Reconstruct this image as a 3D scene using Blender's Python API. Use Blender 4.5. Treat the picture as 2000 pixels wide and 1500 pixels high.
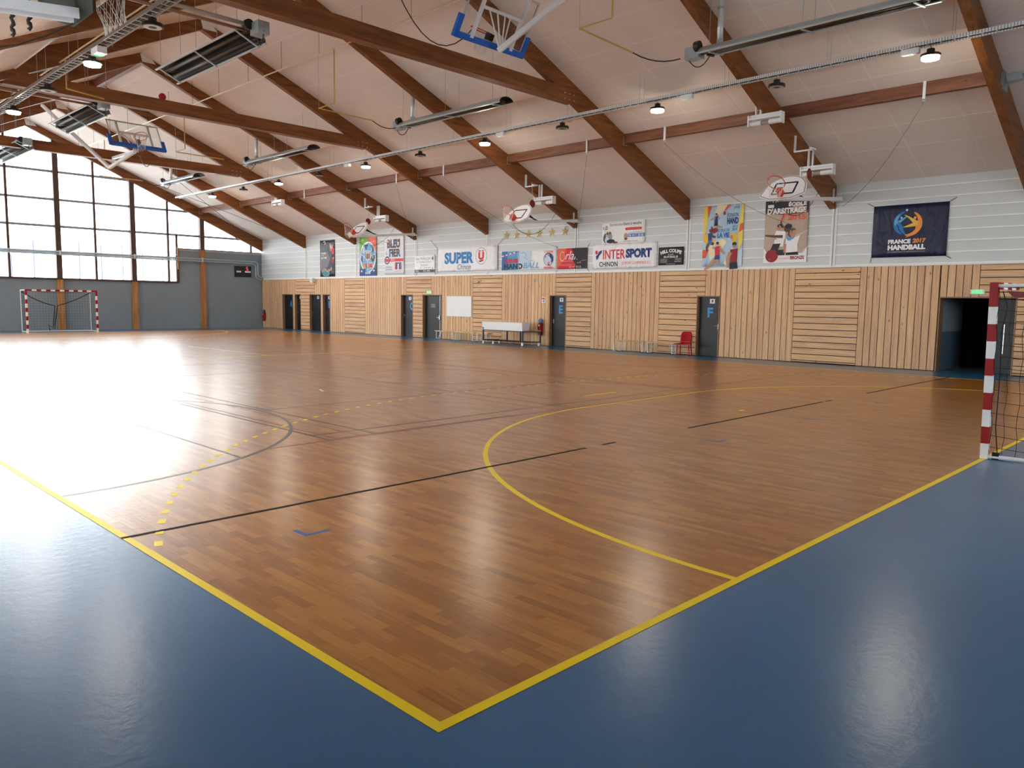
import bpy, math, random
from mathutils import Vector, Matrix
random.seed(7)
for o in list(bpy.data.objects): bpy.data.objects.remove(o)
SC = bpy.context.scene
COL = SC.collection
# ------------------------------------------------------------------ camera
CAMP = (-1.945, -2.300, 1.750); YAW, PITCH, ROLL, FPX = 0.7951, -0.1043, 0.0138, 1513.96
def cam_basis():
    f = Vector((math.sin(YAW)*math.cos(PITCH), math.cos(YAW)*math.cos(PITCH), math.sin(PITCH)))
    r = Vector((math.cos(YAW), -math.sin(YAW), 0)); u = r.cross(f)
    c, s = math.cos(ROLL), math.sin(ROLL)
    return c*r+s*u, c*u-s*r, f
cd = bpy.data.cameras.new('camera'); cam = bpy.data.objects.new('camera', cd); COL.objects.link(cam)
r_, u_, f_ = cam_basis()
cam.matrix_world = Matrix(((r_.x, u_.x, -f_.x, CAMP[0]), (r_.y, u_.y, -f_.y, CAMP[1]), (r_.z, u_.z, -f_.z, CAMP[2]), (0, 0, 0, 1)))
cd.sensor_fit = 'HORIZONTAL'; cd.sensor_width = 36.0; cd.lens = 36.0*FPX/2000.0; cd.clip_start = 0.05; cd.clip_end = 500
SC.camera = cam
# ------------------------------------------------------------------ sky, exposure
W = bpy.data.worlds.new('overcast_sky'); SC.world = W; W.use_nodes = True
bg = W.node_tree.nodes['Background']; bg.inputs[0].default_value = (0.97, 0.985, 1.0, 1); bg.inputs[1].default_value = 2.0
SC.view_settings.view_transform = 'Standard'; SC.view_settings.look = 'None'
SC.view_settings.gamma = 1.0; SC.view_settings.use_curve_mapping = False
SC.view_settings.exposure = 2.45
# ------------------------------------------------------------------ helpers
def lin(c):
    c = c/255.0
    return c/12.92 if c <= 0.04045 else ((c+0.055)/1.055)**2.4
def rgb(*c): return (lin(c[0]), lin(c[1]), lin(c[2]), 1.0)
MAT = {}
def node(nt, t, **kw):
    n = nt.nodes.new(t)
    for k, v in kw.items():
        if k == 'ins':
            for i, x in v.items(): n.inputs[i].default_value = x
        else: setattr(n, k, v)
    return n
def newmat(name):
    m = bpy.data.materials.new(name); m.use_nodes = True; MAT[name] = m
    return m, m.node_tree, m.node_tree.nodes['Principled BSDF']
def plain(name, col, rough=0.5, metal=0.0, var=0.06, scale=6.0, bump=0.0, emit=None, estr=0.0, spec=0.5):
    """a procedural material: base colour with a little noise in tone and roughness"""
    m, nt, b = newmat(name); L = nt.links
    g = node(nt, 'ShaderNodeNewGeometry')
    n = node(nt, 'ShaderNodeTexNoise', ins={'Scale': scale, 'Detail': 4.0})
    L.new(g.outputs['Position'], n.inputs['Vector'])
    mx = node(nt, 'ShaderNodeMix', data_type='RGBA')
    d = [max(0, x*(1-var*2)) for x in col[:3]]+[1]; u = [min(1, x*(1+var*2)) for x in col[:3]]+[1]
    mx.inputs['A'].default_value = d; mx.inputs['B'].default_value = u
    L.new(n.outputs['Fac'], mx.inputs['Factor']); L.new(mx.outputs['Result'], b.inputs['Base Color'])
    b.inputs['Roughness'].default_value = rough; b.inputs['Metallic'].default_value = metal
    b.inputs['Specular IOR Level'].default_value = spec
    if bump:
        bp = node(nt, 'ShaderNodeBump', ins={'Strength': bump, 'Distance': 0.01})
        L.new(n.outputs['Fac'], bp.inputs['Height']); L.new(bp.outputs['Normal'], b.inputs['Normal'])
    if emit:
        b.inputs['Emission Color'].default_value = emit; b.inputs['Emission Strength'].default_value = estr
    return m
def ramp(nt, stops):
    n = node(nt, 'ShaderNodeValToRGB'); e = n.color_ramp.elements
    while len(e) < len(stops): e.new(0.5)
    for i, (p, c) in enumerate(stops): e[i].position = p; e[i].color = c
    return n
def wood(name, cols, axis, rough=0.55, grain=14.0, knots=True, objrand=True, tint=0.16):
    """sawn timber: grain stretched along one axis, tone changing from piece to piece, small knots"""
    m, nt, b = newmat(name); L = nt.links
    g = node(nt, 'ShaderNodeNewGeometry'); oi = node(nt, 'ShaderNodeObjectInfo')
    v = node(nt, 'ShaderNodeVectorMath', operation='ADD')
    sc = node(nt, 'ShaderNodeVectorMath', operation='SCALE'); sc.inputs[0].default_value = (13.1, 7.7, 5.3)
    L.new(oi.outputs['Random'], sc.inputs['Scale']); L.new(g.outputs['Position'], v.inputs[0]); L.new(sc.outputs[0], v.inputs[1])
    s = [grain, grain, grain]; s['xyz'.index(axis)] = 0.9
    mp = node(nt, 'ShaderNodeVectorMath', operation='MULTIPLY'); mp.inputs[1].default_value = s
    L.new(v.outputs[0], mp.inputs[0])
    n = node(nt, 'ShaderNodeTexNoise', ins={'Scale': 1.0, 'Detail': 5.0, 'Roughness': 0.6, 'Distortion': 0.4})
    L.new(mp.outputs[0], n.inputs['Vector'])
    r = ramp(nt, [(0.30, cols[0]), (0.52, cols[1]), (0.72, cols[2])]); L.new(n.outputs['Fac'], r.inputs['Fac'])
    out = r.outputs['Color']
    if knots:
        s2 = [4.5, 4.5, 4.5]; s2['xyz'.index(axis)] = 1.9
        mk = node(nt, 'ShaderNodeVectorMath', operation='MULTIPLY'); mk.inputs[1].default_value = s2
        L.new(v.outputs[0], mk.inputs[0])
        vo = node(nt, 'ShaderNodeTexVoronoi', ins={'Scale': 1.0}); L.new(mk.outputs[0], vo.inputs['Vector'])
        kr = ramp(nt, [(0.05, (1, 1, 1, 1)), (0.11, (0, 0, 0, 1))]); L.new(vo.outputs['Distance'], kr.inputs['Fac'])
        kx = node(nt, 'ShaderNodeMix', data_type='RGBA'); kx.inputs['B'].default_value = [c*0.42 for c in cols[0][:3]]+[1]
        L.new(kr.outputs['Color'], kx.inputs['Factor']); L.new(out, kx.inputs['A']); out = kx.outputs['Result']
    if objrand:
        hs = node(nt, 'ShaderNodeHueSaturation')
        mr = node(nt, 'ShaderNodeMapRange', ins={'To Min': 1-tint, 'To Max': 1+tint}); L.new(oi.outputs['Random'], mr.inputs['Value'])
        mr2 = node(nt, 'ShaderNodeMapRange', ins={'To Min': 0.492, 'To Max': 0.508}); L.new(oi.outputs['Random'], mr2.inputs['Value'])
        L.new(mr.outputs[0], hs.inputs['Value']); L.new(mr2.outputs[0], hs.inputs['Hue']); L.new(out, hs.inputs['Color']); out = hs.outputs['Color']
    L.new(out, b.inputs['Base Color']); b.inputs['Roughness'].default_value = rough; b.inputs['Specular IOR Level'].default_value = 0.35
    bp = node(nt, 'ShaderNodeBump', ins={'Strength': 0.12, 'Distance': 0.004}); L.new(n.outputs['Fac'], bp.inputs['Height']); L.new(bp.outputs['Normal'], b.inputs['Normal'])
    return m
# geometry collector ------------------------------------------------
class MB:
    def __init__(s): s.v = []; s.f = []; s.m = []
    def add(s, vs, fs, mi=0):
        b = len(s.v); s.v += [tuple(x) for x in vs]; s.f += [tuple(b+i for i in f) for f in fs]; s.m += [mi]*len(fs); return s
    def box(s, a, b, mi=0):
        x0, y0, z0 = [min(a[i], b[i]) for i in range(3)]; x1, y1, z1 = [max(a[i], b[i]) for i in range(3)]
        return s.add([(x0,y0,z0),(x1,y0,z0),(x1,y1,z0),(x0,y1,z0),(x0,y0,z1),(x1,y0,z1),(x1,y1,z1),(x0,y1,z1)],
                     [(0,3,2,1),(4,5,6,7),(0,1,5,4),(1,2,6,5),(2,3,7,6),(3,0,4,7)], mi)
    def bar(s, p, q, w, h, up=(0,0,1), mi=0):
        p, q = Vector(p), Vector(q); d = (q-p).normalized(); u = Vector(up)
        if abs(d.dot(u)) > 0.98: u = Vector((0,1,0))
        a = d.cross(u).normalized()*w/2; c = a.cross(d).normalized()*h/2
        vs = [p-a-c, p+a-c, p+a+c, p-a+c, q-a-c, q+a-c, q+a+c, q-a+c]
        return s.add(vs, [(0,1,2,3),(7,6,5,4),(0,4,5,1),(1,5,6,2),(2,6,7,3),(3,7,4,0)], mi)
    def tube(s, pts, r, n=8, mi=0, closed=False):
        pts = [Vector(p) for p in pts]; N = len(pts); vs = []; fs = []
        prev = None
        for i, p in enumerate(pts):
            if closed: d = pts[(i+1) % N]-pts[i-1]
            else: d = pts[min(i+1, N-1)]-pts[max(i-1, 0)]
            d.normalize()
            if prev is None:
                a = d.cross(Vector((0,0,1)))
                if a.length < 0.05: a = d.cross(Vector((0,1,0)))
            else: a = prev-d*prev.dot(d)
            a.normalize(); prev = a; c = d.cross(a)
            rr = r[i] if isinstance(r, (list, tuple)) else r
            for k in range(n):
                t = 2*math.pi*k/n; vs.append(p+a*math.cos(t)*rr+c*math.sin(t)*rr)
        M = N if closed else N-1
        for i in range(M):
            for k in range(n):
                j = (i+1) % N
                fs.append((i*n+k, i*n+(k+1) % n, j*n+(k+1) % n, j*n+k))
        if not closed:
            fs.append(tuple(range(n))[::-1]); fs.append(tuple((N-1)*n+k for k in range(n)))
        return s.add(vs, fs, mi)
    def prism(s, poly, a, b, axis='y', mi=0):
        """extrude a polygon of 2D points between a and b along an axis (poly in the other two axes, in xyz order)"""
        def P(u, v, w): return {'x': (w,u,v), 'y': (u,w,v), 'z': (u,v,w)}[axis]
        n = len(poly); vs = [P(u,v,a) for u,v in poly]+[P(u,v,b) for u,v in poly]
        fs = [tuple(range(n)), tuple(range(n, 2*n))[::-1]]+[(i, i+n, (i+1) % n+n, (i+1) % n) for i in range(n)]
        return s.add(vs, fs, mi)
    def lathe(s, prof, c=(0,0,0), n=20, mi=0):
        vs = []; fs = []; N = len(prof)
        for r, z in prof:
            for k in range(n):
                t = 2*math.pi*k/n; vs.append((c[0]+r*math.cos(t), c[1]+r*math.sin(t), c[2]+z))
        for i in range(N-1):
            for k in range(n): fs.append((i*n+k, i*n+(k+1) % n, (i+1)*n+(k+1) % n, (i+1)*n+k))
        fs.append(tuple(range(n))[::-1]); fs.append(tuple((N-1)*n+k for k in range(n)))
        return s.add(vs, fs, mi)
    def build(s, name, mats, parent=None, smooth=False, fix=True):
        if isinstance(mats, str): mats = [mats]
        o_ = ORG.get(parent.name, Vector((0,0,0))) if parent else Vector((0,0,0))
        me = bpy.data.meshes.new(name); me.from_pydata([(x-o_.x, y-o_.y, z-o_.z) for x,y,z in s.v], [], s.f)
        for m in mats: me.materials.append(MAT[m])
        if len(mats) > 1: me.polygons.foreach_set('material_index', s.m)
        if fix:
            import bmesh
            b = bmesh.new(); b.from_mesh(me); bmesh.ops.recalc_face_normals(b, faces=b.faces); b.to_mesh(me); b.free()
        if smooth: 
            for p in me.polygons: p.use_smooth = True
        return link(name, me, parent)
ORG = {}
def link(name, data, parent=None):
    o = bpy.data.objects.new(name, data); COL.objects.link(o)
    if parent: o.parent = parent; ORG[o.name] = ORG[parent.name].copy()
    else: ORG[o.name] = Vector((0,0,0))
    return o
def empty(name, loc=(0,0,0), parent=None):
    o = bpy.data.objects.new(name, None); COL.objects.link(o); o.empty_display_size = 0.2
    if parent:
        o.parent = parent; o.location = Vector(loc)-ORG[parent.name]
    else: o.location = loc
    ORG[o.name] = Vector(loc); return o
def thing(name, label, cat, loc, group=None):
    o = empty(name, loc); return tag(o, label, cat, group)
def tag(o, label, cat, group=None):
    o['label'] = label; o['category'] = cat
    if group: o['group'] = group
    return o
def struct(o): o['kind'] = 'structure'; return o
_cube = {}
def piece(name, a, b, mat, parent, inset=0.0, mesh=None):
    """a board, tile or strip: one shared unit block per material, scaled to the box a..b"""
    if mat not in _cube:
        me = bpy.data.meshes.new(name); h = 0.5
        me.from_pydata([(-h,-h,-h),(h,-h,-h),(h,h,-h),(-h,h,-h),(-h,-h,h),(h,-h,h),(h,h,h),(-h,h,h)], [],
                       [(0,3,2,1),(4,5,6,7),(0,1,5,4),(1,2,6,5),(2,3,7,6),(3,0,4,7)])
        me.materials.append(MAT[mat]); _cube[mat] = me
    o = bpy.data.objects.new(name, _cube[mat]); COL.objects.link(o)
    o.parent = parent; c = [(a[i]+b[i])/2 for i in range(3)]
    o.location = Vector(c)-ORG[parent.name]; o.scale = [max(abs(b[i]-a[i]), 1e-4) for i in range(3)]
    ORG[o.name] = Vector(c); return o
ORD = ['', 'second', 'third', 'fourth', 'fifth', 'sixth', 'seventh', 'eighth', 'ninth', 'tenth', 'eleventh', 'twelfth', 'thirteenth']
def nth(i): return ['first', 'second', 'third', 'fourth', 'fifth', 'sixth', 'seventh', 'eighth', 'ninth', 'tenth', 'eleventh'][i]
def sag(p, q, d, n=10):
    p, q = Vector(p), Vector(q); return [p.lerp(q, i/n)-Vector((0,0,4*d*(i/n)*(1-i/n))) for i in range(n+1)]
# ------------------------------------------------------------------ materials
wood('cladding_vertical', [rgb(198,156,118), rgb(218,178,138), rgb(228,192,154)], 'z', rough=0.6, tint=0.06)
wood('cladding_horizontal', [rgb(198,156,118), rgb(218,178,138), rgb(228,192,154)], 'y', rough=0.6, tint=0.06)
wood('glulam', [rgb(106,62,30), rgb(132,80,42), rgb(150,96,54)], 'x', rough=0.5, grain=9.0, knots=False, objrand=False)
wood('purlin_timber', [rgb(98,60,42), rgb(128,82,60), rgb(146,98,76)], 'y', rough=0.55, grain=9.0, tint=0.05)
wood('column_timber', [rgb(150,100,58), rgb(180,126,78), rgb(194,142,92)], 'z', rough=0.5, grain=10, knots=False, tint=0.04)
wood('bench_timber', [rgb(196,156,100), rgb(222,186,130), rgb(232,200,150)], 'y', rough=0.45, knots=False)
plain('gap_dark', rgb(12,9,7), 0.95, spec=0.1)
plain('siding_white', rgb(207,213,215), 0.6, var=0.03, scale=40)
plain('siding_rib', rgb(240,242,242), 0.5, var=0.02)
plain('trim_white', rgb(232,234,234), 0.5, var=0.02)
plain('tile_acoustic', rgb(238,229,222), 0.85, var=0.04, scale=0.9)
plain('tile_bar', rgb(246,242,238), 0.6, var=0.01)
plain('wall_grey', rgb(134,146,154), 0.75, var=0.04, scale=3)
plain('wall_pale', rgb(186,188,188), 0.75, var=0.04, scale=2)
plain('frame_backlit', rgb(78,56,48), 0.55, var=0.05)  # brown with backlit darkness put in; the posts continue the timber columns
plain('frame_steel', rgb(150,150,170), 0.4, metal=0.3)
plain('galvanised', rgb(176,190,196), 0.42, metal=0.55, var=0.10, scale=9)
plain('tray_shaded', rgb(128,118,108), 0.45, metal=0.3)  # left tray's backlit shade put into the metal colour
plain('galv_bright', rgb(214,220,222), 0.35, metal=0.4, var=0.05)
plain('heater_dark', rgb(30,26,22), 0.6, spec=0.25, metal=0.0, var=0.15, scale=5)
plain('tube_bronze', rgb(62,48,30), 0.5, spec=0.35, metal=0.0, var=0.1)
plain('copper_pipe', rgb(186,150,128), 0.35, metal=0.7)
plain('white_paint', rgb(232,234,238), 0.35, var=0.02)
plain('white_soft', rgb(236,238,240), 0.6, var=0.02)
plain('black_plastic', rgb(26,26,28), 0.45)
plain('black_rubber', rgb(18,18,20), 0.8)
plain('rope_dark', rgb(64,58,54), 0.8)
plain('cord_grey', rgb(138,128,118), 0.8)
plain('rope_pale', rgb(196,190,180), 0.8)
plain('gas_yellow', rgb(206,178,96), 0.45)
plain('gas_pale', rgb(220,206,164), 0.45)
plain('door_black', rgb(22,25,30), 0.42, var=0.04, spec=0.4)
plain('door_frame', rgb(150,114,84), 0.6)
plain('letter_blue', rgb(40,150,214), 0.5)
plain('steel', rgb(206,208,210), 0.25, metal=0.9)
plain('red_paint', rgb(150,6,14), 0.45, spec=0.3)
plain('red_plastic', rgb(170,16,34), 0.22)
plain('pad_blue', rgb(30,104,206), 0.45)
plain('rim_red', rgb(206,62,48), 0.4)
plain('net_white', rgb(222,218,208), 0.8)
plain('net_dark', rgb(30,28,34), 0.8)
plain('hoop_maroon', rgb(120,24,30), 0.5)
plain('board_line', rgb(22,26,84), 0.5)
plain('board_back', rgb(44,45,36), 0.6)
plain('navy_paint', rgb(24,34,62), 0.4)
plain('line_yellow', rgb(250,214,18), 0.4, var=0.03, spec=0.3)
plain('line_red', rgb(138,44,40), 0.3, spec=0.3)
plain('line_dark', rgb(58,46,42), 0.3, spec=0.3)
plain('line_blue', rgb(52,100,172), 0.4, spec=0.3)
plain('line_pale', rgb(226,206,150), 0.3)
plain('seam_black', rgb(24,18,16), 0.7, spec=0.2)
plain('gold', rgb(216,198,140), 0.35, metal=0.25)
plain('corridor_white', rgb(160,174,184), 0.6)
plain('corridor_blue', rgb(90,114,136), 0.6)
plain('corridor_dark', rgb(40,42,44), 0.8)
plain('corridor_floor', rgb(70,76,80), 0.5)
plain('exit_green', rgb(40,200,90), 0.5, emit=(0.1, 0.9, 0.3, 1), estr=0.16)
plain('digit_red', rgb(220,30,50), 0.5, emit=(1, 0.05, 0.12, 1), estr=0.25)
plain('lamp_lens_off', rgb(196,186,168), 0.4)
plain('lamp_lens_on', rgb(255,246,226), 0.4, emit=(1.0, 0.90, 0.74, 1), estr=38.0)
plain('clear_plastic', rgb(210,222,226), 0.15)
plain('ball_red', rgb(196,40,60), 0.5)
for nm, c in dict(navy=(12,26,66), ink=(28,30,44), sky=(96,172,220), blue=(36,116,190), deep=(26,60,130), red=(214,36,54), crimson=(150,24,40), orange=(236,150,60),
                  gold_ink=(240,190,70), white=(240,241,243), paper=(226,228,232), grey=(150,152,160), dgrey=(74,74,82), black=(20,20,24), green=(112,178,64), coral=(232,92,64),
                  teal=(52,120,132), skin=(190,146,120), dskin=(96,68,54), cream=(240,226,190), yellow=(240,216,96), sand=(206,186,168), pale=(198,218,236), rose=(240,170,160), olive=(60,74,84), lilac=(120,112,126)).items():
    plain('print_'+nm, rgb(*c), 0.6, var=0.03, scale=3)
def glassmat(name, fac, col, rough=0.02):
    m, nt, b = newmat(name); L = nt.links; nt.nodes.remove(b)
    t = node(nt, 'ShaderNodeBsdfTransparent'); t.inputs[0].default_value = col
    g = node(nt, 'ShaderNodeBsdfGlossy', ins={'Roughness': rough}); mx = node(nt, 'ShaderNodeMixShader')
    lw = node(nt, 'ShaderNodeLayerWeight', ins={'Blend': fac}); L.new(lw.outputs['Fresnel'], mx.inputs[0])
    L.new(t.outputs[0], mx.inputs[1]); L.new(g.outputs[0], mx.inputs[2]); L.new(mx.outputs[0], nt.nodes['Material Output'].inputs[0])
glassmat('window_glass', 0.12, (0.96, 0.98, 0.98, 1)); glassmat('board_glass', 0.2, (0.93, 0.95, 0.95, 1))
# printed parquet vinyl: 7 cm strips along y, tone by strip and length
PW, PL = 0.07, 0.43
def parquet(name):
    m, nt, b = newmat(name); L = nt.links
    g = node(nt, 'ShaderNodeNewGeometry'); sx = node(nt, 'ShaderNodeSeparateXYZ'); L.new(g.outputs['Position'], sx.inputs[0])
    def M(op, a, c=None, **k):
        n = node(nt, 'ShaderNodeMath', operation=op)
        for i, x in enumerate((a, c)):
            if x is None: continue
            if isinstance(x, (int, float)): n.inputs[i].default_value = x
            else: L.new(x, n.inputs[i])
        return n.outputs[0]
    row = M('FLOOR', M('DIVIDE', sx.outputs['X'], PW)); off = M('FRACT', M('MULTIPLY', row, 0.6180339))
    idx = M('FLOOR', M('ADD', M('DIVIDE', sx.outputs['Y'], PL), off))
    cb = node(nt, 'ShaderNodeCombineXYZ'); L.new(row, cb.inputs[0]); L.new(idx, cb.inputs[1])
    wn = node(nt, 'ShaderNodeTexWhiteNoise', noise_dimensions='2D'); L.new(cb.outputs[0], wn.inputs['Vector'])
    mp = node(nt, 'ShaderNodeVectorMath', operation='MULTIPLY'); mp.inputs[1].default_value = (38, 2.6, 1); L.new(g.outputs['Position'], mp.inputs[0])
    ad = node(nt, 'ShaderNodeVectorMath', operation='ADD'); L.new(mp.outputs[0], ad.inputs[0])
    s9 = node(nt, 'ShaderNodeVectorMath', operation='SCALE'); s9.inputs['Scale'].default_value = 31.0; L.new(wn.outputs['Color'], s9.inputs[0]); L.new(s9.outputs[0], ad.inputs[1])
    n = node(nt, 'ShaderNodeTexNoise', ins={'Scale': 1.0, 'Detail': 5.0, 'Roughness': 0.62, 'Distortion': 0.9}); L.new(ad.outputs[0], n.inputs['Vector'])
    val = M('ADD', M('MULTIPLY', wn.outputs['Value'], 0.42), M('MULTIPLY', n.outputs['Fac'], 0.70))
    r = ramp(nt, [(0.18, rgb(136,82,30)), (0.5, rgb(164,104,42)), (0.92, rgb(194,134,64))]); L.new(val, r.inputs['Fac'])
    L.new(r.outputs['Color'], b.inputs['Base Color'])
    floor_gloss(nt, b, g)
def floor_gloss(nt, b, g):
    L = nt.links
    n2 = node(nt, 'ShaderNodeTexNoise', ins={'Scale': 1.3, 'Detail': 3.0}); L.new(g.outputs['Position'], n2.inputs['Vector'])
    mr = node(nt, 'ShaderNodeMapRange', ins={'From Min': 0.3, 'From Max': 0.7, 'To Min': 0.284, 'To Max': 0.30}); L.new(n2.outputs['Fac'], mr.inputs['Value'])
    L.new(mr.outputs[0], b.inputs['Roughness']); b.inputs['Specular IOR Level'].default_value = 0.22
    b.inputs['Coat Weight'].default_value = 0.5; b.inputs['Coat Roughness'].default_value = 0.18; b.inputs['Coat IOR'].default_value = 1.4
    n1 = node(nt, 'ShaderNodeTexNoise', ins={'Scale': 15.0, 'Detail': 6.0, 'Roughness': 0.65}); L.new(g.outputs['Position'], n1.inputs['Vector'])   # embossed vinyl skin
    bp = node(nt, 'ShaderNodeBump', ins={'Strength': 0.09, 'Distance': 0.02}); L.new(n1.outputs['Fac'], bp.inputs['Height'])
    for s in ('Normal', 'Coat Normal'): L.new(bp.outputs['Normal'], b.inputs[s])
parquet('parquet_vinyl')
def perforated():
    m, nt, b = newmat('tray_perforated'); L = nt.links
    g = node(nt, 'ShaderNodeNewGeometry'); sx = node(nt, 'ShaderNodeSeparateXYZ'); L.new(g.outputs['Position'], sx.inputs[0])
    k = node(nt, 'ShaderNodeMath', operation='MULTIPLY'); k.inputs[1].default_value = 1/0.055; L.new(sx.outputs['Y'], k.inputs[0])
    f = node(nt, 'ShaderNodeMath', operation='FRACT'); L.new(k.outputs[0], f.inputs[0])
    r = ramp(nt, [(0.80, rgb(228,232,234)), (0.82, rgb(80,86,94))]); r.color_ramp.interpolation = 'CONSTANT'; L.new(f.outputs[0], r.inputs['Fac'])
    L.new(r.outputs['Color'], b.inputs['Base Color']); b.inputs['Roughness'].default_value = 0.4; b.inputs['Metallic'].default_value = 0.15
perforated()
def bluevinyl():
    m, nt, b = newmat('blue_vinyl'); L = nt.links
    g = node(nt, 'ShaderNodeNewGeometry'); n = node(nt, 'ShaderNodeTexNoise', ins={'Scale': 0.7, 'Detail': 6.0}); L.new(g.outputs['Position'], n.inputs['Vector'])
    r = ramp(nt, [(0.3, rgb(44,98,140)), (0.7, rgb(52,108,152))]); L.new(n.outputs['Fac'], r.inputs['Fac']); L.new(r.outputs['Color'], b.inputs['Base Color'])
    floor_gloss(nt, b, g)
bluevinyl()
# ------------------------------------------------------------------ dimensions of the hall
XW, XL, YF, YN = 21.93, -3.30, 43.20, -7.80        # clad wall, camera-side wall, glazed gable, near gable
RX, RZ = 9.30, 10.55                               # ridge
FR = [-2.66, 2.42, 7.50, 12.57, 17.65, 22.70, 27.75, 32.83, 37.90, 42.98]   # near faces of the roof frames
FT = 0.18                                          # frame thickness
XS = 4.10                                          # where the camera-side ceiling steps down
def ceil_z(x):
    if x >= RX: return 5.40+0.408*(21.93-x)
    if x >= XS: return RZ-0.422*(RX-x)
    return 7.18+0.49*(x-2.62)
def raft_z(x):   # underside of the rafters
    return 10.22-0.438*(x-9.35) if x >= 9.35 else 6.96+0.482*(x-2.61)
# ------------------------------------------------------------------ floor
floor = MB().box((XL, YN, -0.20), (XW+0.6, YF, 0.0)).build('floor', 'blue_vinyl'); struct(floor)
court = MB().box((0.0, 0.0, 0.0), (20.0, 40.0, 0.0012)).build('court_vinyl', 'parquet_vinyl', floor)
court['label'] = 'wood-effect vinyl court surface'
cells = []
for r in range(0, 110):
    off = (r*0.6180339) % 1.0; x0, x1 = r*PW, (r+1)*PW
    for k in range(0, 16):
        y0, y1 = (k-off)*PL, (k+1-off)*PL
        y0, y1 = max(y0, 0.055), y1; a0 = max(x0, 0.055)
        if y1-y0 < 0.02 or x1-a0 < 0.01: continue
        d = math.hypot((x0+x1)/2-CAMP[0], (y0+y1)/2-CAMP[1])
        cells.append((d, a0, x1, y0, y1))
cells.sort(); e_ = 0.0003
for d, x0, x1, y0, y1 in cells[:290]:
    piece('plank', (x0+e_, y0+e_, 0.0012), (x1-e_, y1-e_, 0.0014), 'parquet_vinyl', court)
rest = MB()
for d, x0, x1, y0, y1 in cells[290:900]:
    rest.box((x0+e_, y0+e_, 0.0012), (x1-e_, y1-e_, 0.0014))
ro = rest.build('planks', 'parquet_vinyl', court, fix=False); ro['kind'] = 'stuff'
# painted lines ----------------------------------------------------
LZ0, LZ1 = 0.0005, 0.0026
def strip(name, pts, w, mat, inner=False, z=LZ1, parent=floor):
    """flat painted strip along a polyline; pts on the strip's middle"""
    mb = MB(); n = len(pts); L_, R_ = [], []
    for i in range(n):
        a = Vector(pts[max(i-1, 0)]); b = Vector(pts[min(i+1, n-1)]); d = (b-a).normalized(); nn = Vector((-d.y, d.x))*w/2
        p = Vector(pts[i]); L_.append(p+nn); R_.append(p-nn)
    vs = [(p.x, p.y, z) for p in L_]+[(p.x, p.y, z) for p in R_]+[(p.x, p.y, LZ0) for p in L_]+[(p.x, p.y, LZ0) for p in R_]
    fs = []
    for i in range(n-1):
        fs += [(i, i+1, n+i+1, n+i), (i, 2*n+i, 2*n+i+1, i+1), (n+i, n+i+1, 3*n+i+1, 3*n+i)]
    fs += [(0, n, 3*n, 2*n), (n-1, 3*n-1, 4*n-1, 2*n-1)]
    mb.add(vs, fs); return mb.build(name, mat, parent)
def arc(cx, cy, r, a0, a1, n=40): return [(cx+r*math.cos(math.radians(a0+(a1-a0)*i/n)), cy+r*math.sin(math.radians(a0+(a1-a0)*i/n))) for i in range(n+1)]
w5 = 0.056
strip('touch_line', [(w5/2, 0), (w5/2, 40)], w5, 'line_yellow')
strip('goal_line', [(w5, w5/2), (20, w5/2)], w5, 'line_yellow')
strip('touch_line', [(20-w5/2, w5), (20-w5/2, 40)], w5*0.7, 'line_pale')
strip('goal_line', [(w5, 40-w5/2), (20, 40-w5/2)], w5, 'line_yellow')
rA = 6-w5/2
strip('goal_area_line', arc(8.5, 0, rA, 179.5, 90)+arc(11.5, 0, rA, 90, 0.5), w5, 'line_yellow')
strip('goal_area_line', arc(8.5, 40, rA, -179.5, -90)+arc(11.5, 40, rA, -90, -0.5), w5, 'line_yellow')
strip('centre_line', [(w5, 20.2), (20-w5, 20.2)], w5, 'line_yellow')
strip('seven_metre_mark', [(9.5, 7), (10.5, 7)], w5, 'line_yellow')
strip('seven_metre_mark', [(9.5, 33), (10.5, 33)], w5, 'line_yellow')
strip('goalkeeper_mark', [(9.925, 4), (10.075, 4)], w5, 'line_yellow')
for oy, s in ((0, 1), (40, -1)):       # broken nine metre line
    path = arc(8.5, 0, 9-w5/2, 159, 90, 90)+arc(11.5, 0, 9-w5/2, 90, 21, 90); acc = 0; cur = [path[0]]; on = True
    fine = []
    for i in range(len(path)-1):
        a, b = Vector(path[i]), Vector(path[i+1]); k = max(1, int((b-a).length/0.05))
        fine += [a.lerp(b, j/k) for j in range(k)]
    acc = 0; seg = []
    for i, p in enumerate(fine):
        if (int(acc/0.15) % 2) == 0: seg.append((p.x, oy+s*p.y))
        elif seg:
            if len(seg) > 1: strip('free_throw_dash', seg, w5, 'line_yellow' if oy == 0 else 'line_pale')
            seg = []
        if i+1 < len(fine): acc += (fine[i+1]-p).length
def ln(x0, y0, x1, y1, mat='line_dark', w=0.04, name='court_line', z=0.0022): strip(name, [(x0, y0), (x1, y1)], w, mat, z=z)
ln(2.49, 6.05, 19.9, 6.05, 'line_red', 0.045); ln(3.5, 6.11, 6.6, 6.11, 'line_dark', 0.03); ln(3.3, 6.5, 19.9, 6.5); ln(4.05, 9.05, 16.6, 9.05, 'line_dark', 0.035)
ln(4.05, 6.1, 4.05, 19.45); ln(3.45, 6.05, 3.45, 18.0, 'line_red', 0.045); ln(3.33, 6.05, 3.33, 18.0, 'line_dark', 0.045)
for k in range(12): ln(3.83, 6.1+k*0.44, 3.83, 6.36+k*0.44, 'line_red', 0.04)
ln(7.6, 6.0, 7.6, 19.4, 'line_red'); ln(8.05, 6.1, 8.05, 19.4); ln(12.2, 6.5, 12.2, 19.4); ln(12.05, 6.1, 12.05, 19.4, 'line_red')
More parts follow.
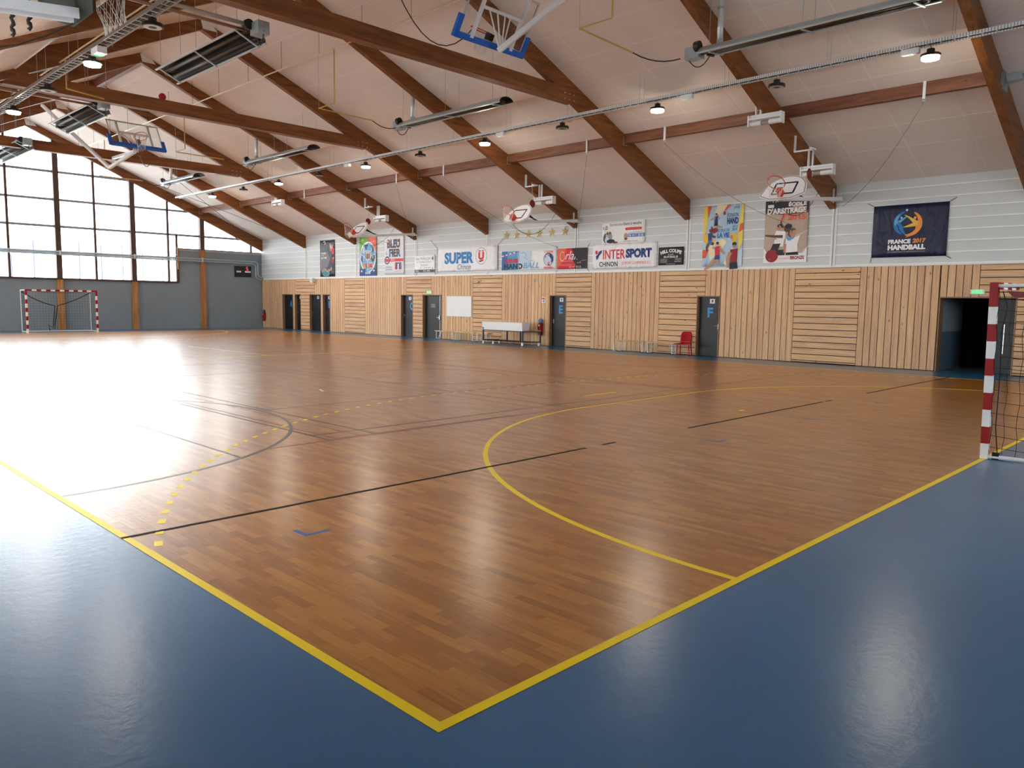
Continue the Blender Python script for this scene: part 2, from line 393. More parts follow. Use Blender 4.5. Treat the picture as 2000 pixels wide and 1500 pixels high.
ln(12.6, 11.8, 16.6, 11.6, 'line_red'); ln(2.0, 5.72, 2.0, 19.0, 'line_dark', 0.03); ln(4.05, 15.2, 16.6, 15.2); ln(3.33, 18.0, 16.6, 18.0, 'line_red'); ln(3.33, 24, 16.6, 24, 'line_red')
ln(10.05, 20.3, 10.05, 26.2, 'line_pale', 0.05); ln(3.9, 20.3, 3.9, 33); ln(7.8, 20.4, 7.8, 33, 'line_red'); ln(12.2, 20.4, 12.2, 33); ln(3.9, 33.0, 16.6, 33.0)
strip('court_line', arc(0, 9.15, 3.95, -90, 90, 50), 0.05, 'line_dark', z=0.0023)
strip('court_line', arc(20, 12.2, 3.95, 90, 270, 50), 0.045, 'line_dark', z=0.0023)
strip('court_line', arc(0, 26, 3.95, -90, 90, 50), 0.05, 'line_dark', z=0.0023); strip('court_line', arc(20, 28, 3.95, 90, 270, 50), 0.045, 'line_dark', z=0.0023)
strip('court_line', arc(10.3, 7.5, 1.62, 0, 200, 40), 0.045, 'line_red', z=0.0024)
strip('court_line', arc(9.85, 11.85, 1.8, 0, 360, 50), 0.045, 'line_red', z=0.0024)
strip('court_line', arc(9.9, 20.2, 1.8, 0, 360, 50), 0.045, 'line_red', z=0.0024); strip('court_line', arc(9.9, 30.5, 1.8, 0, 360, 50), 0.045, 'line_red', z=0.0024)
strip('court_line', [(6.24, 11.04), (6.10, 10.68)], 0.05, 'line_pale')
for i, (x, y, s) in enumerate([(1.03, 2.74, 1), (6.98, 2.72, 1), (9.9, 2.72, 1), (13.0, 2.72, 1)]):   # blue corner marks
    m = MB().box((x-0.03, y-0.02, LZ0), (x+0.19, y+0.02, LZ1)).box((x-0.03, y+0.02, LZ0), (x+0.01, y+0.17, LZ1)); m.build('corner_mark', 'line_blue', floor)
for x0, x1 in ((0.0, 5.35), (5.68, 5.95), (7.66, 12.3), (12.42, 12.7), (14.47, 20.1)):   # worn welded seam
    n = max(2, int((x1-x0)/0.12)); pts = [(x0+(x1-x0)*i/n, 3.58+random.uniform(-0.004, 0.004)) for i in range(n+1)]
    strip('seam_strip', pts, 0.045, "seam_black", z=0.0030)
# ------------------------------------------------------------------ clad wall with doors
DH = 2.08
OPEN = [(39.42, 40.66), (38.55, 39.22), (36.35, 37.58), (35.43, 36.16), (28.01, 28.98), (25.83, 27.26), (18.13, 19.03), (11.26, 12.15), (2.59, 4.46)]
wr = empty('wall_right', (XW, 20, 0)); struct(wr)
mb = MB(); xb0, xb1 = XW+0.034, XW+0.34
edges = sorted([YN, YF]+[y for o in OPEN for y in o]); 
for a, b in zip(edges[:-1], edges[1:]):
    inside = any(o[0]-1e-6 <= a and b <= o[1]+1e-6 for o in OPEN)
    mb.box((xb0, a, DH if inside else 0.0), (xb1, b, 2.96))
mb.build('backing', 'gap_dark', wr)
for a_, b_ in OPEN[:-1]: MB().box((XW+0.341, a_-0.1, 0), (XW+0.42, b_+0.1, DH+0.1)).build('light_stop', 'gap_dark', wr)  # dark boxes added behind the doors to stop light leaking under them
MB().box((XW+0.02, YN, 2.96), (xb1, YF, 5.62)).build('upper_backing', 'siding_white', wr)
def cut(rects, o):
    out = []
    for (a, b, c, d) in rects:
        oa, ob, oc, od = o[0], o[1], 0.0, DH
        if ob <= a or oa >= b or od <= c: out.append((a, b, c, d)); continue
        if oa > a: out.append((a, oa, c, d))
        if ob < b: out.append((ob, b, c, d))
        if d > od: out.append((max(a, oa), min(b, ob), max(c, od), d))
    return out
SEC = [(43.13, 'V'), (39.07, 'H'), (36.99, 'V'), (33.98, 'H'), (32.06, 'V'), (28.55, 'H'), (26.59, 'V'), (23.66, 'H'), (21.80, 'V'), (18.70, 'H'), (16.85, 'V'),
       (13.71, 'H'), (11.835, 'V'), (8.65, 'H'), (6.65, 'V'), (3.495, 'H'), (1.60, 'V'), (-1.5, 'H'), (-3.4, 'V'), (YN, None)]
for i in range(len(SEC)-1):
    y1, t = SEC[i]; y0 = SEC[i+1][0]
    pan = empty('cladding_panel', (XW, (y0+y1)/2, 0), wr)
    cellsw = []
    if t == 'V':
        n = max(1, round((y1-y0)/0.1985))
        cellsw = [(y0+(y1-y0)*k/n, y0+(y1-y0)*(k+1)/n, 0.015, 2.955) for k in range(n)]
    else:
        zz = [0.015, 0.074]+[0.074+0.1945*k for k in range(1, 15)]+[2.955]
        cellsw = [(y0, y1, zz[k], zz[k+1]) for k in range(len(zz)-1) if zz[k+1]-zz[k] > 0.03]
    for c in cellsw:
        rs = [c]
        for o in OPEN: rs = cut(rs, o)
        for (a, b, z0, z1) in rs:
            if b-a < 0.02 or z1-z0 < 0.02: continue
            dx = random.uniform(-0.0025, 0.0025); g = 0.0105
            mt = 'cladding_vertical' if t == 'V' else 'cladding_horizontal'
            if t == 'V': piece('board', (XW+dx, a+g, z0), (XW+0.03, b-g, z1), mt, pan)
            else: piece('board', (XW+dx, a+g*0.6, z0+g), (XW+0.03, b-g*0.6, z1-g), mt, pan)
# white perforated siding above, bay by bay
ylines = [YN]+FR[:-1]+[YF]
for i in range(len(ylines)-1):
    a, b = ylines[i], ylines[i+1]
    bay = empty('siding_bay', (XW, (a+b)/2, 2.98), wr)
    for k in range(9):
        z0 = 2.99+0.305*k; z1 = min(z0+0.305, 5.62)
        if z1-z0 < 0.05: continue
        piece('siding_panel', (XW+0.006, a+0.03, z0+0.045), (XW+0.02, b-0.03, z1), 'siding_white', bay)
        piece('siding_rib', (XW-0.012, a+0.03, z0+0.008), (XW+0.02, b-0.03, z0+0.045), 'siding_rib', bay)
for y in FR[1:-1]:
    piece('joint_strip', (XW-0.02, y-0.075, 2.99), (XW+0.01, y-0.02, 4.72), 'trim_white', wr); piece('joint_strip', (XW-0.02, y+0.03, 2.99), (XW+0.01, y+0.085, 4.72), 'trim_white', wr)
tr = MB().box((XW-0.03, YN, 2.955), (XW+0.02, YF-0.02, 2.995)).build('trim_1', 'trim_white'); struct(tr)
# doors: recessed leaves in timber-lined openings
def text_fit(mb_parent, s, box, mat, name='lettering', bold=0.0, shear=0.0, w=0.004, warp=None, arcr=None):
    """lettering set as flat mesh, fitted to box (u0,u1,v0,v1) in the parent's plane"""
    cu = bpy.data.curves.new('t', 'FONT'); cu.body = s; cu.offset = bold; cu.shear = shear; cu.resolution_u = 3; cu.fill_mode = 'BOTH'
    to = bpy.data.objects.new('t', cu); COL.objects.link(to)
    dg = bpy.context.evaluated_depsgraph_get(); me = bpy.data.meshes.new_from_object(to.evaluated_get(dg))
    bpy.data.objects.remove(to); bpy.data.curves.remove(cu)
    xs = [v.co.x for v in me.vertices]; ys = [v.co.y for v in me.vertices]
    if not xs: return None
    x0, x1, y0, y1 = min(xs), max(xs), min(ys), max(ys); u0, u1, v0, v1 = box
    for v in me.vertices:
        u = u0+(v.co.x-x0)/max(x1-x0, 1e-6)*(u1-u0); q = v0+(v.co.y-y0)/max(y1-y0, 1e-6)*(v1-v0)
        if arcr:
            ca, sa, R0 = arcr; t = (u-(u0+u1)/2)/R0; rr = R0+(q-v0); q2 = v0-R0+rr*math.cos(t); u = (u0+u1)/2+rr*math.sin(t); q = q2
        v.co = (u, q, w+(warp(u, q) if warp else 0))
    me.materials.clear(); me.materials.append(MAT[mat])
    o = bpy.data.objects.new(name, me); COL.objects.link(o); o.parent = mb_parent; ORG[o.name] = ORG[mb_parent.name].copy()
    return o
WALLROT = Matrix(((0,0,-1),(-1,0,0),(0,1,0))).to_4x4()      # local u -> -y, v -> z, out -> -x
def flat(parent, poly, mat, name, w=0.003, warp=None):
    mb = MB(); vs = [(u, v, w+(warp(u, v) if warp else 0)) for u, v in poly]
    mb.add(vs, [tuple(range(len(vs)))])
    me = bpy.data.meshes.new(name); me.from_pydata(mb.v, [], mb.f); me.materials.append(MAT[mat])
    o = bpy.data.objects.new(name, me); COL.objects.link(o); o.parent = parent; ORG[o.name] = ORG[parent.name].copy(); return o
def wallframe(name, y, z, x, parent=None):
    o = bpy.data.objects.new(name, None); COL.objects.link(o); o.empty_display_size = 0.1
    if parent: o.parent = parent; o.matrix_local = Matrix.Translation(Vector((x, y, z))-ORG[parent.name]) @ WALLROT
    else: o.matrix_world = Matrix.Translation((x, y, z)) @ WALLROT
    ORG[o.name] = Vector((0,0,0)); return o
def door(n, o, letter=None, sign=True, bar=False, handle='left', small=None, depth=0.15, lettercut=None):
    a, b = o; d = empty('door_%d' % n, (XW+depth, (a+b)/2, 0)); struct(d)
    lin_ = MB().box((XW-0.004, a, 0), (XW+0.34, a+0.03, DH)).box((XW-0.004, b-0.03, 0), (XW+0.34, b, DH)).box((XW-0.004, a, DH-0.03), (XW+0.34, b, DH+0.004))
    lin_.build('lining', 'door_frame', d)
    MB().box((XW+depth, a+0.03, 0.012), (XW+depth+0.045, b-0.03, DH-0.03)).build('leaf', 'door_black', d)
    pl = wallframe('leaf_face', (a+b)/2, 0, XW+depth, d); w = b-a
    if letter: text_fit(pl, letter, lettercut or (-0.13, 0.13, 1.38, 1.70), 'letter_blue', 'letter', bold=0.035)
    if sign: 
        flat(pl, [(-0.02, 1.82), (0.17, 1.82), (0.17, 1.98), (-0.02, 1.98)], 'print_white', 'notice'); flat(pl, [(0.05, 1.86), (0.11, 1.86), (0.11, 1.95), (0.05, 1.95)], 'print_dgrey', 'notice_print', 0.005)
    if letter: text_fit(pl, 'Vestiaire', (-0.16, 0.22, 1.74, 1.80), 'print_deep', 'lettering')
    ya = b-0.12 if handle == 'left' else a+0.10; xh = XW+depth
    if bar:
        MB().tube([(xh-0.05, a+0.24, 0.04), (xh-0.05, a+0.24, DH-0.06)], 0.014).build('push_rod', 'steel', d)
        MB().box((xh-0.09, a+0.20, 0.92), (xh, a+0.30, 1.10)).tube([(xh-0.08, a+0.26, 1.0), (xh-0.08, a+0.44, 1.0)], 0.016).build('handle', 'steel', d)
        flat(pl, [(-0.28, 1.45), (0.10, 1.45), (0.10, 1.66), (-0.28, 1.66)], 'print_dgrey', 'notice'); text_fit(pl, 'ISSUE', (-0.2, 0.02, 1.58, 1.63), 'print_paper'); text_fit(pl, 'DE SECOURS', (-0.24, 0.06, 1.49, 1.54), 'print_paper')
    else:
        MB().box((xh-0.012, ya-0.02, 0.94), (xh, ya+0.02, 1.12)).tube([(xh, ya, 1.06), (xh-0.05, ya, 1.06), (xh-0.055, ya-0.11 if handle == 'left' else ya+0.11, 1.06)], 0.011).build('handle', 'steel', d)
    return d
door(1, OPEN[0], 'A', sign=False, lettercut=(0.02, 0.26, 1.32, 1.70)); door(2, OPEN[1], None, sign=True); door(3, OPEN[2], None, sign=True)
door(4, OPEN[3], 'B', sign=True, lettercut=(0.0, 0.26, 1.32, 1.70)); door(5, OPEN[4], 'C', lettercut=(0.08, 0.34, 1.33, 1.70)); door(6, OPEN[5], None, sign=False, bar=True)
door(7, OPEN[6], 'E', lettercut=(-0.05, 0.16, 1.34, 1.68)); door(8, OPEN[7], 'F', handle='right', lettercut=(-0.10, 0.12, 1.34, 1.68))
# corridor behind the big opening
co = empty('wall_corridor', (24.5, 3.5, 0)); struct(co); a, b = OPEN[8]
MB().box((XW-0.004, a, 0), (XW+0.34, a+0.03, DH)).box((XW-0.004, b-0.03, 0), (XW+0.34, b, DH)).box((XW-0.004, a, DH-0.03), (XW+0.34, b, DH+0.004)).build('lining', 'door_frame', co)
MB().box((XW+0.34, b, 0), (24.3, b+0.15, 1.1)).build('lower_panel', 'corridor_blue', co)
MB().box((XW+0.34, b, 1.1), (24.3, b+0.15, 2.6)).build('upper_panel', 'corridor_white', co)
MB().box((24.3, b, 0), (24.4, b+1.6, 2.6)).box((25.6, b, 0), (28.0, b+0.15, 2.6)).box((28.0, a-0.2, 0), (28.15, b+1.7, 2.6)).box((XW+0.34, a-0.35, 0), (28, a-0.2, 2.6)).box((24.3, b+1.6, 0), (28, b+1.7, 2.6)).box((XW+0.34, a-0.35, 2.4), (28.15, b+1.7, 2.6)).build('inner_walls', 'corridor_dark', co)
MB().box((XW+0.6, a-0.35, -0.05), (28.15, b+1.7, 0.0)).build('corridor_floor', 'corridor_floor', co)
pd = empty('door_9', (22.5, a+0.16, 0)); struct(pd)
MB().box((22.45, a+0.02, 0.01), (22.5, a+0.62, DH-0.05)).build('leaf', 'door_black', pd)
MB().box((22.44, a+0.35, 0.55), (22.45, a+0.368, 1.35)).build('pull_plate', 'steel', pd)
# ------------------------------------------------------------------ glazed gable
wf = empty('wall_far', (10, YF, 0)); struct(wf)
SILL, SHL = 2.63, 4.58
def gable_top(x): return min(raft_z(x)+0.30, ceil_z(x))
XG0, XG1 = 1.90, 16.72
MB().prism([(XL, 0), (XW+0.3, 0), (XW+0.3, SHL), (XG1, SHL), (XG1, SILL), (XG0, SILL), (XG0, 4.0), (XL, 4.0)], YF, YF+0.25, 'y').build('masonry', 'wall_grey', wf)
MB().box((XG1+0.1, YF-0.02, 4.50), (XW, YF, SHL+0.02)).build('wall_cap', 'wall_pale', wf)
COLX = [2.89, 6.72, 10.58, 14.30, 18.17]; MULX = [4.60, 8.35, 12.38, 16.22]; TRZ = [4.06, 5.38, 6.74, 8.15, 9.50]
for x in COLX:
    z1 = SILL if x < XG1 else SHL
    MB().box((x-0.15, YF-0.16, 0.0), (x+0.15, YF, z1)).build('timber_column', 'column_timber', wf)
win = empty('window_1', (9.3, YF, SILL)); struct(win)
for x in COLX:
    MB().box((x-0.13, YF-0.16, SILL if x < XG1 else SHL), (x+0.13, YF+0.12, gable_top(x))).build('post', 'frame_backlit', win)
for x in MULX+[21.25, 16.70]:
    z0 = SILL if x < XG1+0.01 else SHL
    MB().box((x-0.045, YF-0.05, z0), (x+0.045+0.02, YF+0.08, gable_top(x) if x != 16.70 else 5.38)).build('mullion', 'frame_backlit', win)
def xat(z):  # where the roof underside reaches height z, both slopes
    xl = XL; xr = XW
    x = RX
    while x < XW and gable_top(x) > z: x += 0.02
    xr = x; x = RX
    while x > XL and gable_top(x) > z: x -= 0.02
    return x, xr
for z in TRZ:
    l, r = xat(z); 
    if z < SHL: l, r = XG0, XG1
    MB().box((l, YF-0.03, z-(0.07 if z > SHL else 0.07)), (r, YF+0.06, z+(0.05 if z > SHL else 0.07))).build('transom', 'frame_steel', win)
MB().box((XG0, YF-0.08, SILL-0.02), (XG1+0.04, YF+0.10, SILL+0.09)).build('sill', 'frame_backlit', win)
MB().box((XG1-0.01, YF-0.06, SILL), (XG1+0.09, YF+0.10, SHL)).build('jamb', 'frame_backlit', win)
MB().box((XG1, YF-0.05, SHL), (XW, YF+0.08, SHL+0.05)).build('sill', 'frame_backlit', win)
def clip(poly, f):
    out = []
    for i in range(len(poly)):
        p, q = poly[i], poly[(i+1) % len(poly)]; a, b = f(p), f(q)
        if a >= 0: out.append(p)
        if (a >= 0) != (b >= 0): t = a/(a-b); out.append((p[0]+(q[0]-p[0])*t, p[1]+(q[1]-p[1])*t))
    return out
gx = sorted([XG0]+COLX+MULX+[XG1, 21.25, XW-0.02]); gz = [SILL]+TRZ+[10.6]
for x0, x1 in zip(gx[:-1], gx[1:]):
    for z0, z1 in zip(gz[:-1], gz[1:]):
        if x0 >= XG1-0.01:
            if z1 <= SHL: continue
            z0 = max(z0, SHL)
        poly = [(x0+0.02, z0+0.02), (x1-0.02, z0+0.02), (x1-0.02, z1-0.02), (x0+0.02, z1-0.02)]
        poly = clip(poly, lambda p: raft_z(22)+0.30+0.438*(22-p[0])-p[1]); poly = clip(poly, lambda p: 6.96+0.482*(p[0]-2.61)+0.30-p[1])
        if len(poly) >= 3: MB().prism(poly, YF+0.02, YF+0.035, 'y').build('pane', 'window_glass', win)
# outside: ball-stop posts of the yard
yard = tag(empty('yard_fence', (13, 46.5, 0)), 'thin posts of a fence outside the glazed end wall', 'fence')
for x, z in [(9.2, 3.95), (10.25, 4.7), (12.5, 4.8), (13.65, 4.7), (14.8, 4.75), (15.92, 4.7), (17.08, 4.6)]:
    MB().tube([(x*1.012-0.1, 46.5, -0.2), (x*1.012-0.1, 46.5, z+0.05)], 0.05, 6).build('post', 'frame_steel', yard)
MB().tube([(8, 46.5, 1.9), (18, 46.5, 1.9)], 0.02, 6).build('rail', 'frame_steel', yard)
gr = MB().box((-60, -60, -0.5), (80, 100, -0.3)).build('ground_outside', 'wall_pale'); struct(gr)
# ------------------------------------------------------------------ other walls
wl = empty('wall_left', (XL, 18, 0)); struct(wl)
ZB, ZT = 1.50, 4.05                                 # unseen window band added to the camera-side wall for fill light
MB().box((XL-0.25, YN-0.2, 0), (XL, YF+0.2, ZB)).build('masonry', 'wall_pale', wl); MB().box((XL-0.25, YN-0.2, ZT), (XL, YF+0.2, 4.62)).build('masonry', 'wall_pale', wl)
yy = [YN-0.2]+FR[:]+[YF+0.2]; nw = 2
for y in FR: MB().box((XL-0.25, y-0.15, ZB), (XL, y+FT+0.15, ZT)).build('pier', 'wall_pale', wl)
MB().box((XL-0.25, YN-0.2, ZB), (XL, YN+0.3, ZT)).build('pier', 'wall_pale', wl)
for y0, y1 in zip([YN+0.3]+[y+FT+0.15 for y in FR[:-1]], [y-0.15 for y in FR]):
    if y0 < 2.3: MB().box((XL-0.25, y0, ZB), (XL, y1, ZT)).build('masonry', 'wall_pale', wl); continue
    fill_win = empty('window_%d' % nw, (XL, (y0+y1)/2, ZB)); struct(fill_win); nw += 1
    fm = MB().box((XL-0.20, y0, ZB), (XL-0.10, y1, ZB+0.07)).box((XL-0.20, y0, ZT-0.07), (XL-0.10, y1, ZT)).box((XL-0.20, y0, ZB), (XL-0.10, y0+0.07, ZT)).box((XL-0.20, y1-0.07, ZB), (XL-0.10, y1, ZT)).box((XL-0.20, (y0+y1)/2-0.03, ZB), (XL-0.10, (y0+y1)/2+0.03, ZT))
    fm.build('window_frame', 'frame_backlit', fill_win)
    for s in (0, 1): ya_, yb_ = ((y0+0.07, (y0+y1)/2-0.03), ((y0+y1)/2+0.03, y1-0.07))[s]; MB().box((XL-0.16, ya_, ZB+0.07), (XL-0.15, yb_, ZT-0.07)).build('pane', 'window_glass', fill_win)
# near gable behind the camera, with two unseen windows added for fill light
wnr = empty('wall_near', (9.3, YN, 0)); struct(wnr)
GZ = [(4.6, 8.9), (9.7, 14.0)]; GB, GT = 2.8, 5.8
MB().box((XL, YN-0.25, 0), (XW+0.3, YN, GB)).build('masonry', 'wall_pale', wnr); MB().prism([(XL, GB), (4.6, GB), (4.6, GT), (RX, GT), (RX, RZ+0.1), (XL, 4.6)], YN-0.25, YN, 'y').build('masonry', 'wall_pale', wnr); MB().prism([(14.0, GB), (XW+0.3, GB), (XW+0.3, 5.3), (RX, RZ+0.1), (RX, GT), (14.0, GT)], YN-0.25, YN, 'y').build('masonry', 'wall_pale', wnr); MB().box((8.9, YN-0.25, GB), (9.7, YN, GT)).build('pier', 'wall_pale', wnr)
for x0, x1 in GZ:
    fill_win = empty('window_%d' % nw, ((x0+x1)/2, YN, GB)); struct(fill_win); nw += 1; xm, zm = (x0+x1)/2, (GB+GT)/2
    fm = MB().box((x0, YN-0.2, GB), (x1, YN-0.1, GB+0.08)).box((x0, YN-0.2, GT-0.08), (x1, YN-0.1, GT)).box((x0, YN-0.2, GB), (x0+0.08, YN-0.1, GT)).box((x1-0.08, YN-0.2, GB), (x1, YN-0.1, GT)).box((xm-0.04, YN-0.2, GB), (xm+0.04, YN-0.1, GT)).box((x0, YN-0.2, zm-0.04), (x1, YN-0.1, zm+0.04)); fm.build('window_frame', 'frame_backlit', fill_win)
    for p0, p1 in ((x0+0.08, xm-0.04), (xm+0.04, x1-0.08)):
        for q0, q1 in ((GB+0.08, zm-0.04), (zm+0.04, GT-0.08)): MB().box((p0, YN-0.16, q0), (p1, YN-0.15, q1)).build('pane', 'window_glass', fill_win)
# ------------------------------------------------------------------ ceiling of acoustic tiles
ce = empty('ceiling', (RX, 18, RZ)); struct(ce)
sl = MB(); T = 0.25
def slab(mb, x0, z0, x1, z1, t, y0, y1): mb.prism([(x0, z0), (x1, z1), (x1, z1+t), (x0, z0+t)], y0, y1, 'y')
slab(sl, RX, RZ+0.004, XW+0.34, ceil_z(XW+0.34)+0.004, T, YN-0.2, YF+0.3); slab(sl, XS, ceil_z(XS)+0.004, RX, RZ+0.004, T, YN-0.2, YF+0.3); slab(sl, XL-0.2, ceil_z(XL-0.2)+0.004, XS, ceil_z(XS-0.001)+0.004, 0.9, YN-0.2, YF+0.3)
sl.build('roof_deck', 'tile_bar', ce)
def tiles(xs, bayname):
    for i in range(len(FR)+1):
        y0 = YN if i == 0 else FR[i-1]+FT; y1 = FR[i] if i < len(FR) else YF
        if y1-y0 < 1: continue
        bay = empty(bayname, ((xs[0]+xs[-1])/2, (y0+y1)/2, ceil_z((xs[0]+xs[-1])/2)), ce)
        ys = [y0, y0+(y1-y0)*0.185, y0+(y1-y0)*0.5, y0+(y1-y0)*0.815, y1]
        for j in range(4):
            for k in range(len(xs)-1):
                xa, xb = xs[k], xs[k+1]; g = 0.014; ya, yb = ys[j]+g, ys[j+1]-g; za = ceil_z(xa+1e-6); zb = ceil_z(xb-1e-6)
                cx, cy, cz = (xa+xb)/2, (ya+yb)/2, (za+zb)/2+0.014; ang = math.atan2(zb-za, xb-xa); Ls = math.hypot(xb-xa, zb-za)-2*g
                o = piece('ceiling_tile', (cx-Ls/2, ya, cz-0.014), (cx+Ls/2, yb, cz+0.014), 'tile_acoustic', bay)
                o.rotation_euler = (0, -ang, 0)
rx = [RX+0.02]; x = 21.33
xs = []
while x > RX+0.4: xs.append(x); x -= 0.94
tiles([RX+0.02]+sorted(xs)+[XW], 'right_bay')
n = 6; tiles([XS+0.02+(RX-XS-0.04)*k/n for k in range(n+1)], 'upper_left_bay')
n = 7; tiles([XL+(XS-XL)*k/n for k in range(n+1)], 'lower_left_bay')
struct(MB().box((XS-0.03, YN, ceil_z(XS-0.01)-0.02), (XS+0.01, YF, ceil_z(XS)+0.02)).build('trim_2', 'tile_bar'))
# purlins between the frames
for i in range(len(FR)-1):
    y0, y1 = FR[i]+FT, FR[i+1]
    zc = ceil_z(18.08); p = MB(); h = 0.30
    if i > 0: p.prism([(18.0, ceil_z(18.0)-0.31), (18.16, ceil_z(18.0)-0.31), (18.16, ceil_z(18.16)-0.02), (18.0, ceil_z(18.0)-0.02)], y0, y1, 'y').build('purlin', 'purlin_timber', ce)
    MB().prism([(6.46, ceil_z(6.6)-0.30), (6.62, ceil_z(6.6)-0.30), (6.62, ceil_z(6.62)-0.02), (6.46, ceil_z(6.46)-0.02)], y0, y1, 'y').build('purlin', 'purlin_timber', ce)
    if FR[i] == 27.75: MB().prism([(RX-0.02, RZ-0.34), (RX+0.14, RZ-0.34), (RX+0.14, RZ-0.09), (RX-0.02, RZ-0.03)], y0, y1, 'y').build('purlin', 'purlin_timber', ce)
    for xx, zz in ((18.08, ceil_z(18.08)-0.17), (6.54, ceil_z(6.54)-0.16)):
        MB().box((xx-0.10, FR[i+1]-0.012, zz-0.13), (xx-0.055, FR[i+1]-0.0005, zz+0.11)).box((xx+0.055, FR[i+1]-0.012, zz-0.13), (xx+0.10, FR[i+1]-0.0005, zz+0.11)).box((xx-0.10, FR[i+1]-0.012, zz-0.15), (xx+0.10, FR[i+1]-0.0005, zz-0.13)).build('joist_hanger', 'galvanised', ce)
# ------------------------------------------------------------------ glulam frames
COLLAR = {12.57, 22.70, 32.83}
for i, y in enumerate(FR):
    k = len(FR)-1-i
    where = 'set into the glazed end wall' if k == 0 else ('next to the glazed end wall' if k == 1 else '%s from the glazed end wall' % nth(k))
    t = thing('roof_frame', 'brown laminated timber roof frame%s, %s' % (' with horizontal tie beam' if y in COLLAR else '', where), 'roof frame', (RX, y, raft_z(RX)))
    MB().prism([(RX+0.005, raft_z(9.36)), (XW-0.002, raft_z(XW)), (XW-0.002, ceil_z(XW)+0.02), (RX+0.005, RZ+0.02)], y, y+FT, 'y').build('rafter', 'glulam', t)
    MB().prism([(RX-0.005, raft_z(9.34)), (XL+0.002, raft_z(XL)), (XL+0.002, ceil_z(XL)+0.02), (XS-0.04, ceil_z(XS-0.04)+0.02), (XS-0.04, ceil_z(XS)+0.02), (RX-0.005, RZ+0.02)], y, y+FT, 'y').build('rafter', 'glulam', t)
    if y in COLLAR:
        xr = 9.35+(10.22-7.45)/0.438; xl = 2.61+(7.45-6.96)/0.482
        MB().prism([(xl+0.15, 7.44), (xr-0.15, 7.44), (xr-0.75, 7.82), (xl+0.6, 7.82)], y-0.055, y+FT+0.055, 'y').build('tie_beam', 'glulam', t)
        for xx in (xr-0.35, xr-0.15, xr-0.55):
            for zz in (7.5, 7.66): MB().tube([(xx, y-0.06, zz), (xx, y-0.055, zz)], 0.02, 6).build('bolt', 'steel', t)
    MB().prism([(RX-0.02, RZ-0.02), (RX+0.05, RZ-0.30), (RX+0.52, RZ-0.30), (RX+0.30, RZ-0.06)], y-0.012, y-0.0005, 'y').build('gusset_plate', 'trim_white', t)
# ------------------------------------------------------------------ handball goals
def banded(mb, p, q, w, first_red, corner0=0.0, corner1=0.0, step=0.2):
    p, q = Vector(p), Vector(q); L = (q-p).length; d = (q-p)/L; cuts = [0.0]
    x = corner0 if corner0 else step
    while x < L-1e-3-(corner1 if corner1 else 0): cuts.append(x); x += step
    if corner1: cuts.append(L-corner1)
    cuts.append(L); cuts = sorted(set(round(c, 4) for c in cuts)); red = first_red
    for a, b in zip(cuts[:-1], cuts[1:]):
        if b-a < 0.01: continue
        mb.bar(p+d*a, p+d*b, w, w, mi=0 if red else 1); red = not red
def net_lines(mb, grid, r):
    """grid[i][j] of points: cords along both directions"""
    for row in grid: mb.tube(row, r, 3)
    for j in range(len(grid[0])): mb.tube([row[j] for row in grid], r, 3)
def goal(label, x0, y0, s, step, r, tilt=0.0):
    """x0: outer face of the post nearer the camera-side wall; s: +1 when the net lies towards +y"""
    t = thing('handball_goal', label, 'goal', (x0+1.58, y0, 0)); w = 0.08
    xa, xb = x0+w/2, x0+3.16-w/2; D = 0.95
    for x in (xa, xb):
        m = MB(); banded(m, (x, y0, 2.08), (x, y0, 0.0), w, True, 0.28); m.build('post', ['red_paint', 'white_soft'], t)
    m = MB(); banded(m, (xa+w/2, y0, 2.04), (xb-w/2, y0, 2.04), w, True, 0.20, 0.20); m.build('crossbar', ['red_paint', 'white_soft'], t)
    for x in (xa, xb):
        MB().tube([(x, y0+s*0.04, 2.04), (x, y0+s*D, 2.04)], 0.02).build('top_arm', 'white_paint', t)
        MB().tube([(x, y0+s*D, 2.04), (x, y0+s*D, 0.04)], 0.018).build('rear_pole', 'white_paint', t)
        MB().tube([(x, y0+s*0.04, 0.045), (x, y0+s*D, 0.045)], 0.025).build('ground_bar', 'white_paint', t)
    MB().tube([(xa, y0+s*D, 0.045), (xb, y0+s*D, 0.045)], 0.025).build('ground_bar', 'white_paint', t)
    nt = MB(); nx = int(3.0/step); nz = int(2.0/step); ny = int(D/step)
    def bulge(u, v): return -0.25*math.sin(math.pi*u)*math.sin(math.pi*min(1, v*1.1))
    back = [[(xa+(xb-xa)*i/nx, y0+s*(D+bulge(i/nx, k/nz)*0.6), 0.03+2.0*k/nz) for i in range(nx+1)] for k in range(nz+1)]
    net_lines(nt, back, r)
    for x in (xa, xb):
        sg = 1 if x == xa else -1
        side = [[(x+sg*0.05*math.sin(math.pi*j/ny)*math.sin(math.pi*k/nz), y0+s*(0.05+(D-0.05)*j/ny)+0.012*math.sin(k*1.7+j), 0.03+2.0*k/nz-0.03*math.sin(math.pi*j/ny)) for j in range(ny+1)] for k in range(nz+1)]
        net_lines(nt, side, r)
    top = [[(xa+(xb-xa)*i/nx, y0+s*(0.05+(D-0.05)*j/ny), 2.03-0.10*math.sin(math.pi*i/nx)*math.sin(math.pi*j/ny)) for i in range(nx+1)] for j in range(ny+1)]
    net_lines(nt, top, r); nt.build('net', 'net_dark', t, fix=False)
    return t, xa, xb, D
g1, xa, xb, D = goal('red and white handball goal nearest the camera, cut by the right edge', 8.38, 0.03, -1, 0.13, 0.0034)
MB().box((xa-0.02, -0.12, 0.0), (xa+0.02, -0.05, 0.10)).build('ground_anchor', 'black_rubber', g1)
